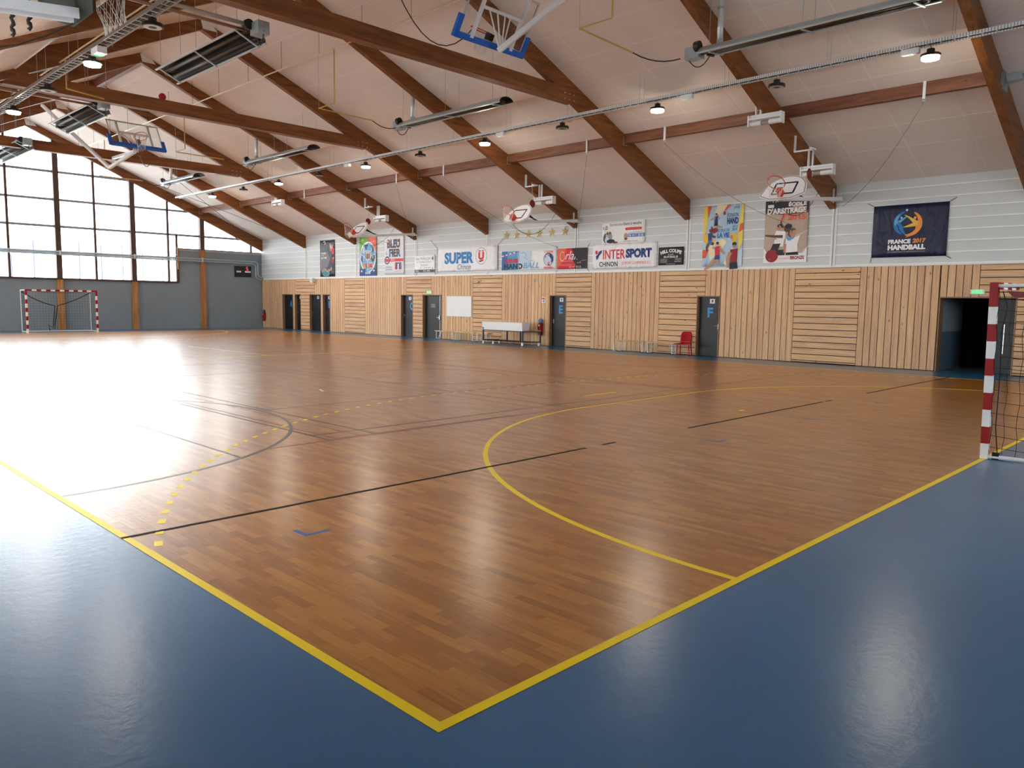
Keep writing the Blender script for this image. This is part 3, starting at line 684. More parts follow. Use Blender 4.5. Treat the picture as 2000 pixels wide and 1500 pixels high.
MB().tube([(xa+0.03, -0.05, 1.98), (xa+0.05, -0.10, 1.80), (xa+0.03, -0.06, 1.5), (xa+0.04, -0.07, 1.0), (xa+0.03, -0.06, 0.4), (xa+0.05, -0.09, 0.06)], 0.006, 5).build('lacing', 'net_dark', g1)
MB().box((xa-0.02, -0.30, 1.93), (xa+0.02, -0.22, 2.01)).build('tie_tag', 'gas_yellow', g1)
MB().prism([(-0.10, 1.98), (-0.55, 1.95), (-0.52, 1.88), (-0.36, 1.91), (-0.18, 1.90)], xa-0.03, xa+0.03, 'x').build('net_tie', 'hoop_maroon', g1)
g1.rotation_euler = (-0.012, -0.012, 0)
g2, xa2, xb2, D2 = goal('red and white handball goal in front of the far grey wall', 8.22, 40.05, 1, 0.125, 0.0035)
MB().tube(sag((xa2, 40.9, 1.98), (xa2+1.45, 41.0, 1.30), 0.10)+sag((xa2+1.45, 41.0, 1.30), (xa2+1.35, 41.0, 0.25), 0.0, 4)[1:], 0.022, 5).build('catch_net', 'net_dark', g2)
MB().tube(sag((xb2, 40.9, 1.98), (xa2+1.58, 41.0, 1.30), 0.06)+sag((xa2+1.58, 41.0, 1.30), (xa2+1.40, 41.0, 0.15), 0.0, 4)[1:]+[(xa2+1.15, 41.0, 0.35), (xa2+1.2, 41.0, 0.06)], 0.022, 5).build('catch_net', 'net_dark', g2)
# ------------------------------------------------------------------ basketball: hoops
def ring_net(t, c, ax, up, r, mat_net):
    """rim ring in the plane of ax and up x ax..., c centre"""
    a = Vector(ax).normalized(); n = Vector(up).normalized(); b = n.cross(a); c = Vector(c)
    MB().tube([c+a*math.cos(k*math.pi/12)*r+b*math.sin(k*math.pi/12)*r for k in range(24)], 0.012, 6, closed=True).build('rim', 'rim_red', t, smooth=True)
    nm = MB(); N = 12
    def P(k, h): 
        rr = r*(1-0.42*min(1, h/0.3)); th = k*2*math.pi/N; return c+a*math.cos(th)*rr+b*math.sin(th)*rr-Vector((0,0,1))*h*0.9-n*h*0.25
    for k in range(N):
        nm.tube([P(k+j*0.5, j*0.1) for j in range(5)], 0.004, 3); nm.tube([P(k-j*0.5, j*0.1) for j in range(5)], 0.004, 3)
    nm.build('net', mat_net, t, fix=False)
def winch(name_parent, x, y, t=None, label=None):
    """white motor and drum unit hung under a rafter, long axis along y"""
    z = raft_z(x)
    if t is None: t = thing('hoist_winch', label, 'winch', (x, y, z))
    w = MB().box((x-0.03, y-0.42, z-0.17), (x+0.03, y+0.42, z-0.11)).box((x-0.10, y-0.46, z-0.40), (x+0.10, y-0.43, z-0.12)).box((x-0.10, y+0.43, z-0.40), (x+0.10, y+0.46, z-0.12)).box((x-0.09, y-0.44, z-0.24), (x+0.09, y+0.44, z-0.19))
    w.build('winch_frame', 'white_paint', t)
    for q0, q1 in ((-0.42, -0.10), (0.12, 0.42)): MB().tube([(x, y+q0, z-0.33), (x, y+q1, z-0.33)], 0.065, 12).build('drum', 'white_paint', t, smooth=False)
    MB().tube([(x, y-0.10, z-0.33), (x, y+0.12, z-0.33)], 0.055, 12).build('cable_coil', 'grey_cable', t)
    for dy in (0.05, 0.17): MB().box((x-0.035, y+dy-0.015+0.1, z-0.15), (x+0.035, y+dy+0.015+0.1, z+0.34)).build('hanger', 'white_paint', t)
    return t
plain('grey_cable', rgb(150,144,140), 0.5)
def fan_hoop(label, y, fy, mirror=False):
    X = (lambda x: 2*RX-x) if mirror else (lambda x: x); sx = -1 if mirror else 1
    t = thing('folding_basketball_hoop', label, 'basketball hoop', (X(18.0), y, 4.7))
    # board plane: axis along y, 'up' leaning towards the wall
    u = Vector((0, -sx, 0)); tl = math.radians(42); v = Vector((sx*math.sin(tl), 0, math.cos(tl))); n = u.cross(v)   # n faces the court centre and up
    c = Vector((X(18.05), y, 4.86))
    out = [(-0.62, -0.26), (-0.62, -0.18)]+[(-0.6*math.cos(a), -0.12+0.62*math.sin(a)) for a in [math.pi*k/14 for k in range(15)]]+[(0.62, -0.18), (0.62, -0.26), (0.30, -0.42), (-0.30, -0.42)]
    def board(poly, d0, d1, name, mat, par):
        m = MB(); N = len(poly); A = [c+u*p+v*q+n*d0 for p, q in poly]; B = [c+u*p+v*q+n*d1 for p, q in poly]
        m.add(A+B, [tuple(range(N)), tuple(range(N, 2*N))[::-1]]+[(i, i+N, (i+1) % N+N, (i+1) % N) for i in range(N)]); return m.build(name, mat, par)
    bo = board(out, -0.02, 0.02, 'backboard', 'board_back' if mirror else 'white_paint', t)
    def frame(poly, w, name):
        m = MB(); N = len(poly)
        for i in range(N):
            m.bar(c+u*poly[i][0]+v*poly[i][1]+n*0.022, c+u*poly[(i+1) % N][0]+v*poly[(i+1) % N][1]+n*0.022, w, 0.004, up=n)
        return m.build(name, 'board_line', bo)
    frame([(p*0.955, -0.05+(q+0.05)*0.94) for p, q in out], 0.014, 'border_line')
    frame([(-0.295, -0.22), (0.295, -0.22), (0.295, 0.20), (-0.295, 0.20)], 0.05, 'target_square')
    br = c+v*(-0.27)+n*0.02
    m = MB(); m.bar(br, br+n*0.20, 0.13, 0.16, up=v); m.build('rim_bracket', 'rim_red', t)
    ring_net(t, br+n*(0.20+0.225), n, v, 0.225, 'net_white')
    foot = Vector((X(21.62), fy-0.20, raft_z(X(21.62))+0.12)); f2 = c+v*(-0.36)-n*0.05
    for o in (-0.09, 0.09):
        MB().bar(foot+Vector((0, o, 0)), f2+Vector((0, o, 0)), 0.05, 0.09).build('arm', 'white_paint', t)
    MB().box((foot.x-0.10, fy-0.30, foot.z-0.07), (foot.x+0.12, fy-0.001, foot.z-0.02)).box((foot.x+0.05, fy-0.03, foot.z-0.10), (foot.x+0.11, fy-0.001, foot.z+0.32)).build('foot_bracket', 'white_paint', t)
    mid = foot.lerp(f2, 0.62)
    MB().bar(mid, c+v*0.15-n*0.03, 0.035, 0.035).build('strut', 'heater_dark', t); MB().bar(mid+Vector((0,0.12,0)), c+v*0.15-n*0.03+u*0.25, 0.03, 0.03).build('strut', 'heater_dark', t)
    MB().bar(mid-Vector((0,0.10,0)), c+v*(-0.1)-n*0.03-u*0.2, 0.03, 0.03).build('strut', 'white_paint', t)
    MB().tube(sag(f2+Vector((0,0.1,-0.05)), foot.lerp(f2, 0.35)+Vector((0,0,0.3)), 0.55), 0.008, 4).build('cable', 'rope_dark', t)
    return t, foot, c
hoops = []
for y, fy, nm in ((7.28, 7.50, 'white fan-shaped folding basketball hoop above the referee poster'), (17.10, 17.65, 'white fan-shaped folding basketball hoop above the gold stars'), (26.95, 27.75, 'white fan-shaped folding basketball hoop nearest the glazed end wall')):
    t, foot, c = fan_hoop(nm, y, fy); hoops.append((foot, c)); 
    xw_ = 19.55; 
    w = winch(None, xw_, fy-0.42, label='white hoist winch under the rafter beside the %s folding hoop' % ('nearest' if fy < 8 else 'middle' if fy < 20 else 'farthest'))
    MB().tube([(18.75, fy-0.57, 5.30), (18.75, fy-0.55, 5.30), (18.75, fy-0.53, 5.30)], [0.12, 0.14, 0.12], 16).build('pulley_guard', 'hoop_maroon', t)
    MB().box((18.72, fy-0.60, raft_z(18.9)-0.09), (18.98, fy-0.54, raft_z(18.9)-0.05)).box((18.94, fy-0.56, raft_z(18.9)-0.09), (18.98, fy-0.02, raft_z(18.9)-0.05)).box((18.92, fy-0.03, raft_z(18.9)-0.09), (19.0, fy-0.001, raft_z(18.9)+0.36)).build('pulley_bracket', 'white_paint', t)
    MB().tube([(18.8, fy-0.55, 5.35), (18.75, fy-0.5, raft_z(18.7)-0.06)], 0.008, 4).build('pulley_cable', 'rope_pale', t); MB().tube([(18.75, fy-0.55, 5.3), tuple(c)], 0.006, 4).build('pulley_cable', 'rope_pale', t)
fan_hoop('dark-backed folding basketball hoop with white net at the top left', 6.55, 7.50, True)
winch(None, 17.2, 7.5-0.02, label='white hoist winch under the purlin near the long heater')
winch(None, 17.42, 32.83-0.02, label='small white hoist winch on the rafter towards the glazed wall')
def glass_hoop(label, xc, y, z, face, tilt, armto):
    """glass board with blue padding, hung from the roof and folded up; face -1: rim towards the camera side"""
    t = thing('ceiling_basketball_hoop', label, 'basketball hoop', (xc, y, z))
    u = Vector((1, 0, 0)); v = Vector((0, math.sin(tilt), math.cos(tilt))); n = v.cross(u)*1.0
    n = Vector((0, face*math.cos(tilt), -face*math.sin(tilt))); c0 = Vector((xc, y, z))      # c0: middle of the lower edge
    def P(p, q, d=0.0): return c0+u*p+v*q+n*d
    m = MB(); A = [P(-0.9, 0, -0.006), P(0.9, 0, -0.006), P(0.9, 1.05, -0.006), P(-0.9, 1.05, -0.006)]; B = [a+n*0.012 for a in A]
    m.add(A+B, [(0,1,2,3),(7,6,5,4),(0,4,5,1),(1,5,6,2),(2,6,7,3),(3,7,4,0)]); bo = m.build('backboard', 'board_glass', t)
    m = MB()
    for a, b in (((-0.9, 0.03), (0.9, 0.03)), ((-0.88, 0), (-0.88, 1.05)), ((0.88, 0), (0.88, 1.05)), ((-0.9, 1.03), (0.9, 1.03))): m.bar(P(*a), P(*b), 0.035, 0.03, up=n)
    m.build('board_frame', 'galv_bright', t)
    m = MB()
    for x in (-0.55, 0.55): m.bar(P(x, 0, -0.05), P(x, 1.05, -0.05), 0.07, 0.05, up=n)
    m.bar(P(-0.55, 0.62, -0.09), P(0.55, 0.62, -0.09), 0.06, 0.06, up=n); m.build('back_frame', 'white_paint', t)
    m = MB(); m.bar(P(-0.93, -0.02), P(0.93, -0.02), 0.12, 0.10, up=n)
    for s in (-1, 1): m.bar(P(s*0.93, -0.08), P(s*0.93, 0.36), 0.12, 0.07, up=n)
    m.build('edge_pad', 'pad_blue', t)
    m = MB(); m.bar(P(0, 0.10, 0.0), P(0, 0.10, 0.16), 0.10, 0.16, up=v); m.build('rim_bracket', 'black_plastic', t)
    ring_net(t, P(0, 0.13, 0.385), n, v, 0.225, 'net_white')
    for x in (-0.38, -0.16, 0.05, 0.2): MB().tube([P(x, 0.6, -0.09), P(0.06+x*0.15, 0.0, -0.32)], 0.016, 6).build('strut', 'white_paint', t)
    for a, b in armto:
        MB().bar(P(*a), Vector(b), 0.10, 0.10).build('hanging_arm', 'white_paint', t)
    return t
h1 = glass_hoop('glass basketball backboard with blue edge padding at the top centre', 9.45, 9.65, 7.02, 1, -0.55, [((0.02, -0.04, -0.30), (10.9, 7.62, 8.6))])
MB().tube(sag((9.0, 9.7, 7.2), (7.9, 11.0, 8.4), 0.8)+sag((7.9, 11.0, 8.4), (7.6, 11.4, 9.6), 0.1)[1:], 0.012, 5).build('cable', 'rope_dark', h1)
h2 = glass_hoop('glass basketball backboard with blue edge padding before the glazed wall', 9.05, 27.6, 7.2, -1, 0.55, [((-0.05, -0.04, -0.25), (8.9, 30.2, 6.7)), ((-0.05, -0.04, -0.25), (9.9, 32.7, 7.5))])
MB().bar((8.9, 30.2, 6.72), (8.3, 36.2, 9.9), 0.12, 0.10).build('lift_arm', 'white_paint', h2)
MB().tube(sag((9.3, 28.2, 7.0), (12.6, 35.5, 8.4), 0.5), 0.015, 5).build('cable', 'rope_dark', h2)
# ------------------------------------------------------------------ radiant heaters
def heater(label, x, yb, ye, z, flue=True, lean=0.0, pipe_to=None, grp='radiant tube heaters'):
    """reflector trough along y, burner box at yb, far end ye"""
    t = thing('radiant_heater', label, 'heater', (x, (yb+ye)/2, z), grp); s = 1 if ye > yb else -1
    y0, y1 = yb+s*0.42, ye; W_ = 0.30; prof = []
    for k in range(9):
        a = math.pi*(0.06+0.88*k/8); prof.append((W_*math.cos(a), 0.20*math.sin(a)))
    ca, sa = math.cos(lean), math.sin(lean)
    def R_(p): return (x+p[0]*ca-p[1]*sa, z+p[0]*sa+p[1]*ca)
    outer = [R_(p) for p in prof]; inner = [R_((p[0]*0.965, p[1]*0.95-0.004)) for p in prof]
    m = MB(); N = len(prof)
    vs = [(a, y0, b) for a, b in outer]+[(a, y1, b) for a, b in outer]; m.add(vs, [(i, i+1, i+1+N, i+N) for i in range(N-1)], 0)
    vs = [(a, y0, b) for a, b in inner]+[(a, y1, b) for a, b in inner]; m.add(vs, [(i, i+1, i+1+N, i+N) for i in range(N-1)], 1)
    for k in (0, N-1): m.add([(outer[k][0], y0, outer[k][1]), (outer[k][0], y1, outer[k][1]), (inner[k][0], y1, inner[k][1]), (inner[k][0], y0, inner[k][1])], [(0,1,2,3)], 0)
    m.build('reflector', ['galvanised', 'heater_dark'], t, fix=False)
    for k in (0, N-1): MB().bar((outer[k][0], y0, outer[k][1]), (outer[k][0], y1, outer[k][1]), 0.045, 0.03).build('reflector_lip', 'galv_bright', t)
    for k in (-0.11, 0.11):
        a, b = R_((k, 0.075)); MB().tube([(a, y0+s*0.05, b), (a, y1-s*0.25, b)], 0.05, 10).build('radiant_tube', 'tube_bronze', t, smooth=True)
    a, b = R_((0, 0.075)); MB().tube([(a+0.11*math.cos(q), y1-s*0.25+s*0.11*math.sin(q), b) for q in [math.pi*k/8 for k in range(9)]], 0.05, 8).build('return_bend', 'tube_bronze', t, smooth=True)
    for f in (0.06, 0.5, 0.94):
        yy = y0+(y1-y0)*f; p0, p1 = R_((-W_, 0.0)), R_((W_, 0.0)); MB().bar((p0[0], yy, p0[1]), (p1[0], yy, p1[1]), 0.05, 0.02).build('cross_bracket', 'galvanised', t)
        for px in (-0.28, 0.28):
            q = R_((px, 0.06)); MB().tube([(q[0], yy, q[1]), (q[0], yy, ceil_z(q[0]))], 0.006, 4).build('hanger_rod', 'galvanised', t)
    a, b = R_((-0.02, 0.09)); MB().box((a-0.13, yb, b-0.12), (a+0.13, yb+s*0.36, b+0.14)).build('burner_box', 'galvanised', t)
    MB().tube([(a, yb+s*0.36, b), (a, y0+s*0.1, b)], 0.06, 10).tube([(a+0.1, yb+s*0.45, b-0.04), (a+0.1, yb+s*0.62, b-0.10)], 0.03, 8).build('burner_neck', 'black_plastic', t)
    MB().tube([(a-0.17, yb+s*0.3, b+0.1), (a-0.17, yb+s*0.42, b+0.1)], 0.11, 14).build('fan_housing', 'black_plastic', t)
    if flue:
        fx, fy = x+0.05, y0+s*0.35; MB().tube([(fx, fy, z+0.17), (fx, fy, ceil_z(fx))], 0.065, 12).build('flue_pipe', 'galv_bright', t, smooth=True)
        for q0, q1 in ((0.17, 0.30), (0.95, 1.0)): MB().tube([(fx, fy, z+q0), (fx, fy, z+q1)], 0.075, 12).build('flue_collar', 'galvanised', t)
    MB().tube(sag((a, yb, b-0.05), (a+0.12, yb+s*0.5, b-0.08), 0.22, 8), 0.012, 5).build('gas_hose', 'rope_dark', t)
    if pipe_to:
        MB().tube([(a-0.15, yb+s*0.36, b+0.10), pipe_to], 0.042, 12).build('air_pipe', 'galv_bright', t, smooth=True)
        MB().tube([(a-0.15, yb+s*0.50, b+0.02), (pipe_to[0], pipe_to[1]+s*0.12, pipe_to[2]-0.08)], 0.035, 10).build('exhaust_pipe', 'copper_pipe', t, smooth=True)
    return t
hl = ['nearest long grey tube heater at the top right of the hall', 'second long grey tube heater of the right row from the camera', 'third long grey tube heater of the right row from the camera', 'farthest grey tube heater of the right row by the glazed wall']
for lb, (yb, ye) in zip(hl, [(7.85, 2.62), (18.85, 13.75), (29.25, 23.95), (38.0, 33.9)]): heater(lb, 14.05, yb, ye, 7.36, True, 0.13)
hl = ['dark-bellied tube heater of the left row nearest the camera', 'dark-bellied tube heater of the left row below the second tie beam', 'grey tube heater of the left row cut by the left edge']
for lb, (yb, ye) in zip(hl, [(13.6, 18.75), (23.3, 28.0), (31.6, 36.5)]): heater(lb, 6.55, yb, ye, 7.42, False, -0.42, (XL+0.01, yb+0.7, 7.70) if yb < 30 else None)
# ------------------------------------------------------------------ cable trays, lamps
def tray(label, x, z, y0, y1, rail):
    t = thing('cable_tray', label, 'cable tray', (x, (y0+y1)/2, z))
    for dx in (-0.10, 0.10):
        MB().box((x+dx-0.015, y0, z-0.035), (x+dx+0.015, y1, z+0.035)).build('side_rail', rail, t)
    m = MB(); y = y0
    while y < y1: m.box((x-0.085, y, z-0.030), (x+0.085, y+0.03, z-0.024)); y += 0.25
    m.build('rungs', 'galvanised', t)['kind'] = 'stuff'
    for dx in (-0.04, 0.03): MB().tube([(x+dx, y0, z-0.012), (x+dx, y1, z-0.012)], 0.011, 5).build('cable', 'rope_dark', t)
    y = y0+1.5
    while y < y1:
        for dx in (-0.10, 0.10): MB().tube([(x+dx, y, z), (x+dx, y, ceil_z(x+dx))], 0.005, 4).build('hanger_rod', 'galvanised', t)
        y += 2.54
    return t
tray('perforated metal cable tray running the length of the right roof slope', 15.93, 7.20, -1.2, 41.0, 'tray_perforated')
tray('shade-toned metal cable tray under the left roof slope', 4.18, 7.16, -1.2, 41.0, 'tray_shaded')
def lamp(label, x, y, z, on, top):
    t = thing('high_bay_lamp', label, 'lamp', (x, y, z), 'lit round lamps under the cable trays' if on else 'unlit round lamps under the cable trays')
    MB().lathe([(0.05, 0.17), (0.075, 0.16), (0.08, 0.07), (0.19, 0.055), (0.20, 0.0), (0.17, -0.005)], (x, y, z), 22).build('housing', 'black_plastic', t)
    if on: MB().lathe([(0.17, -0.004), (0.165, -0.05), (0.10, -0.062), (0.0005, -0.064)], (x, y, z), 22).build('lens', 'lamp_lens_on', t)
    else:
        m = MB(); 
        for r0, r1 in ((0.075, 0.165),):
            n = 22; vs = [(x+r*math.cos(2*math.pi*k/n), y+r*math.sin(2*math.pi*k/n), z-0.012) for r in (r0, r1) for k in range(n)]; m.add(vs, [(k, (k+1) % n, n+(k+1) % n, n+k) for k in range(n)])
        m.build('lens', 'lamp_lens_off', t)
    MB().tube([(x, y, z+0.17), (x, y, top)], 0.008, 5).tube([(x-0.03, y, z+0.17), (x, y, z+0.24), (x+0.03, y, z+0.17)], 0.006, 5).build('hook', 'steel', t)
ys = [3.25+3.345*k for k in range(12)]; cnt = {True: 0, False: 0}
for k, y in enumerate(ys[:11]):
    on = k % 2 == 0; i = cnt[on]; cnt[on] += 1
    lamp('%s lamp under the right cable tray, %s from the camera' % ('lit round' if on else 'unlit black round', nth(i)), 15.93, y, 6.92, on, 7.155)
cnt = {True: 0, False: 0}
for k, y in enumerate([13.35, 16.75, 20.05, 23.3, 26.7, 30.05, 33.4]):
    on = k % 2 == 1; i = cnt[on]; cnt[on] += 1
    lamp('%s lamp under the left cable tray, %s from the camera' % ('lit round' if on else 'unlit black round', nth(i)), 4.15, y, 6.86, on, 7.115)
for i, (x, y) in enumerate([(15.95, 3.65), (15.95, 9.05), (15.95, 15.9), (15.95, 24.6)]):
    t = thing('emergency_light', 'small white emergency light clipped under the right cable tray, %s from the camera' % nth(i), 'emergency light', (x, y, 7.1), 'emergency lights')
    MB().box((x-0.06, y-0.17, 7.05), (x+0.06, y+0.17, 7.165)).build('housing', 'white_soft', t); MB().box((x-0.03, y-0.02, 7.045), (x+0.03, y+0.02, 7.05)).build('indicator', 'exit_green', t)
t = thing('emergency_light', 'greenish emergency light box under the left cable tray', 'emergency light', (4.18, 16.4, 7.05), 'emergency lights')
MB().box((4.08, 16.2, 6.98), (4.28, 16.6, 7.12)).build('housing', 'white_soft', t); MB().box((4.11, 16.28, 6.974), (4.25, 16.52, 6.98)).build('indicator', 'exit_green', t)
# ------------------------------------------------------------------ gas pipe
gp = thing('gas_pipe', 'thin yellow gas pipe along the upper right roof slope', 'pipe', (11.0, 20, 9.0))
MB().tube([(11.0, -1.0, 9.0), (11.0, 41.5, 9.0)], 0.020, 8).build('main_pipe', 'gas_pale', gp, smooth=True)
for yd, hb in ((17.8, 18.7), (7.72, 8.0), (28.2, 29.1), (37.0, 37.9)):
    MB().tube([(11.0, yd, 9.0), (11.0, yd, 7.47), (11.0, yd+0.85, 7.46), (13.0, yd+0.95, 7.46)], 0.020, 7).build('drop_pipe', 'gas_yellow', gp)
    MB().tube(sag((13.0, yd+0.95, 7.46), (13.95, hb, 7.40), 0.12, 6), 0.014, 6).build('flexible_hose', 'rope_dark', gp)
    MB().tube([(11.0, yd+0.85, 7.46), (11.0, yd+0.85, 9.0)], 0.006, 4).build('hanger_rod', 'rope_pale', gp)
y = 1.0
while y < 41: MB().tube([(11.0, y, 9.0), (11.0, y, ceil_z(11.0))], 0.006, 4).build('hanger_rod', 'rope_dark', gp); y += 2.2
gp2 = thing('gas_pipe', 'thin pale gas pipe under the left roof slope', 'pipe', (6.0, 24, 8.5))
MB().tube([(5.2, 8.0, 8.3), (5.2, 41.5, 8.3)], 0.020, 8).build('main_pipe', 'gas_pale', gp2, smooth=True)
MB().tube([(5.2, 22.2, 8.3), (5.2, 22.2, 7.5), (6.3, 22.6, 7.5)], 0.022, 7).build('drop_pipe', 'gas_yellow', gp2)
# ------------------------------------------------------------------ ropes on the purlin
for i, (y, tgt) in enumerate([(3.97, (21.7, 7.2, 4.75)), (11.06, (21.8, 8.9, 4.35)), (14.01, (21.75, 17.5, 4.75)), (21.10, (21.85, 18.6, 4.0)), (24.09, (21.75, 27.6, 4.75)), (31.32, (21.8, 29.5, 4.6))]):
    t = thing('rope_hook', 'white bracket with hanging cord on the right purlin, %s from the camera' % nth(i), 'hook', (17.96, y, 6.6), 'hooks on the right purlin')
    zz = ceil_z(18.0)-0.31
    MB().box((17.965, y-0.03, zz-0.10), (17.999, y+0.03, zz+0.30)).build('bracket', 'white_paint', t)
    MB().tube([(17.98+0.035*math.sin(k), y+0.035*math.cos(k), zz-0.14) for k in [2*math.pi*j/12 for j in range(12)]], 0.008, 5, closed=True).build('ring', 'white_paint', t)
    MB().tube(sag((17.98, y, zz-0.17), tgt, 0.30, 14), 0.006, 5).build('cord', 'cord_grey', t)
for i, (p, q) in enumerate([((13.2, 38.1, ceil_z(13.2)-0.2), (21.8, 42.9, 4.95)), ((21.8, 38.1, 5.1), (13.5, 42.9, ceil_z(13.5)-0.2))]):
    tag(MB().tube([p, q], 0.012, 5).build('brace_cable', 'rope_dark'), 'thin dark diagonal wire brace in the last roof bay, %s' % ('descending to the glazed wall corner' if i == 0 else 'rising towards the glazed wall'), 'cable')
t = thing('brace_bracket', 'grey steel bracket with two bracing rods at the right edge', 'bracket', (18.3, 2.40, 6.8))
MB().box((18.10, 2.39, 6.56), (18.46, 2.4195, 6.98)).bar((18.28, 2.39, 6.80), (18.33, 2.10, 6.84), 0.22, 0.16).build('plate', 'galvanised', t)
for q in ((20.9, -2.4, ceil_z(20.9)-0.12), (15.6, -2.4, ceil_z(15.6)-0.12)): MB().tube([(18.32, 2.12, 6.84), q], 0.026, 6).build('rod', 'galvanised', t)
bl = MB().lathe([(0.001, -0.11)]+[(0.11*math.cos(a), 0.11*math.sin(a)) for a in [-1.2+2.4*k/8 for k in range(9)]]+[(0.001, 0.11)], (0, 0, 0), 16).build('ball', 'ball_red', smooth=True)
bl.location = (8.05, 22.79, 7.82+0.105); tag(bl, 'red ball stuck on top of the middle tie beam', 'ball')
# ------------------------------------------------------------------ along the clad wall
def bench(label, y0, y1, xc=21.62, rot=0.0):
    t = thing('bench', label, 'bench', (xc, (y0+y1)/2, 0), 'low benches along the clad wall')
    MB().box((xc-0.15, y0, 0.385), (xc+0.15, y1, 0.42)).build('seat', 'bench_timber', t)
    for y, s in ((y0+0.10, 1), (y1-0.10, -1)):
        m = MB()
        for dx in (-0.12, 0.12): m.tube([(xc+dx, y, 0.385), (xc+dx, y, 0.03)], 0.017, 8)
        m.tube([(xc-0.14, y, 0.035), (xc+0.14, y, 0.035)], 0.017, 8); m.tube([(xc-0.12, y, 0.37), (xc+0.12, y, 0.37)], 0.014, 8); m.build('leg', 'white_paint', t)
        MB().tube([(xc, y, 0.10), (xc, y+s*0.26, 0.385)], 0.009, 6).tube([(xc-0.12, y, 0.08), (xc+0.12, y, 0.08)], 0.008, 5).build('brace', 'white_paint', t)
        for dx in (-0.13, 0.13): MB().box((xc+dx-0.03, y-0.035, 0.0), (xc+dx+0.03, y+0.035, 0.02)).build('foot', 'black_rubber', t)
    return t
bench('low wooden bench with white legs before the door with push bar', 24.46, 25.80); bench('low wooden bench with white legs under the whiteboard', 23.10, 24.42)
bench('low wooden bench end just left of the white box cart', 22.20, 22.98)
bench('low wooden bench with white legs, left of the pair beside the red chair', 13.98, 15.24); bench('low wooden bench with white legs, touching the red chair', 12.72, 13.94)
t = thing('equipment_cart', 'wheeled cart with white box front on a navy steel frame', 'cart', (21.3, 20.75, 0))
x0, x1, ya, yb = 20.98, 21.62, 19.62, 22.02
MB().prism([(x0, 0.60), (x0-0.02, 0.94), (x0+0.50, 0.94), (x0+0.40, 0.60)], ya+0.02, yb, 'y').build('box', 'white_soft', t)
m = MB()
for x, y in ((x0+0.03, ya+0.03), (x0+0.03, yb-0.03), (x1-0.03, ya-0.42), (x1-0.03, yb-0.9), (x1-0.03, ya+0.7)): m.box((x-0.025, y-0.025, 0.14), (x+0.025, y+0.025, 0.60))
for (p, q) in (((x0+0.03, ya, 0.585), (x0+0.03, yb, 0.585)), ((x1-0.03, ya-0.42, 0.585), (x1-0.03, yb-0.6, 0.585)), ((x0, ya+0.03, 0.585), (x1, ya-0.42, 0.585)), ((x0, yb-0.03, 0.16), (x1, yb-0.4, 0.16)), ((x0, ya+0.03, 0.16), (x1, ya-0.42, 0.16))): m.bar(p, q, 0.05, 0.05)
m.build('frame', 'navy_paint', t)
MB().prism([(x0, ya), (x0, yb), (x1, yb-0.4), (x1, ya-0.42)], 0.14, 0.165, 'z').build('lower_shelf', 'heater_dark', t)
MB().prism([(x0+0.5, ya+0.2), (x0+0.5, yb-0.6), (x1+0.02, yb-0.7), (x1+0.02, ya-0.40)], 0.61, 0.635, 'z').build('table_top', 'bench_timber', t)
for x, y in ((x0+0.03, ya+0.04), (x0+0.03, yb-0.04), (x1-0.04, ya-0.36), (x1-0.04, yb-0.44), (x0+0.03, yb-0.65)):
    MB().tube([(x-0.02, y, 0.055), (x+0.02, y, 0.055)], 0.055, 12).box((x-0.025, y-0.02, 0.06), (x+0.025, y+0.02, 0.14)).build('caster', 'white_soft', t)
ds = MB().tube([(x0-0.02, yb-0.08, 0.66), (x0-0.027, yb-0.08, 0.66)], 0.045, 12).build('round_sticker', 'print_teal', t)
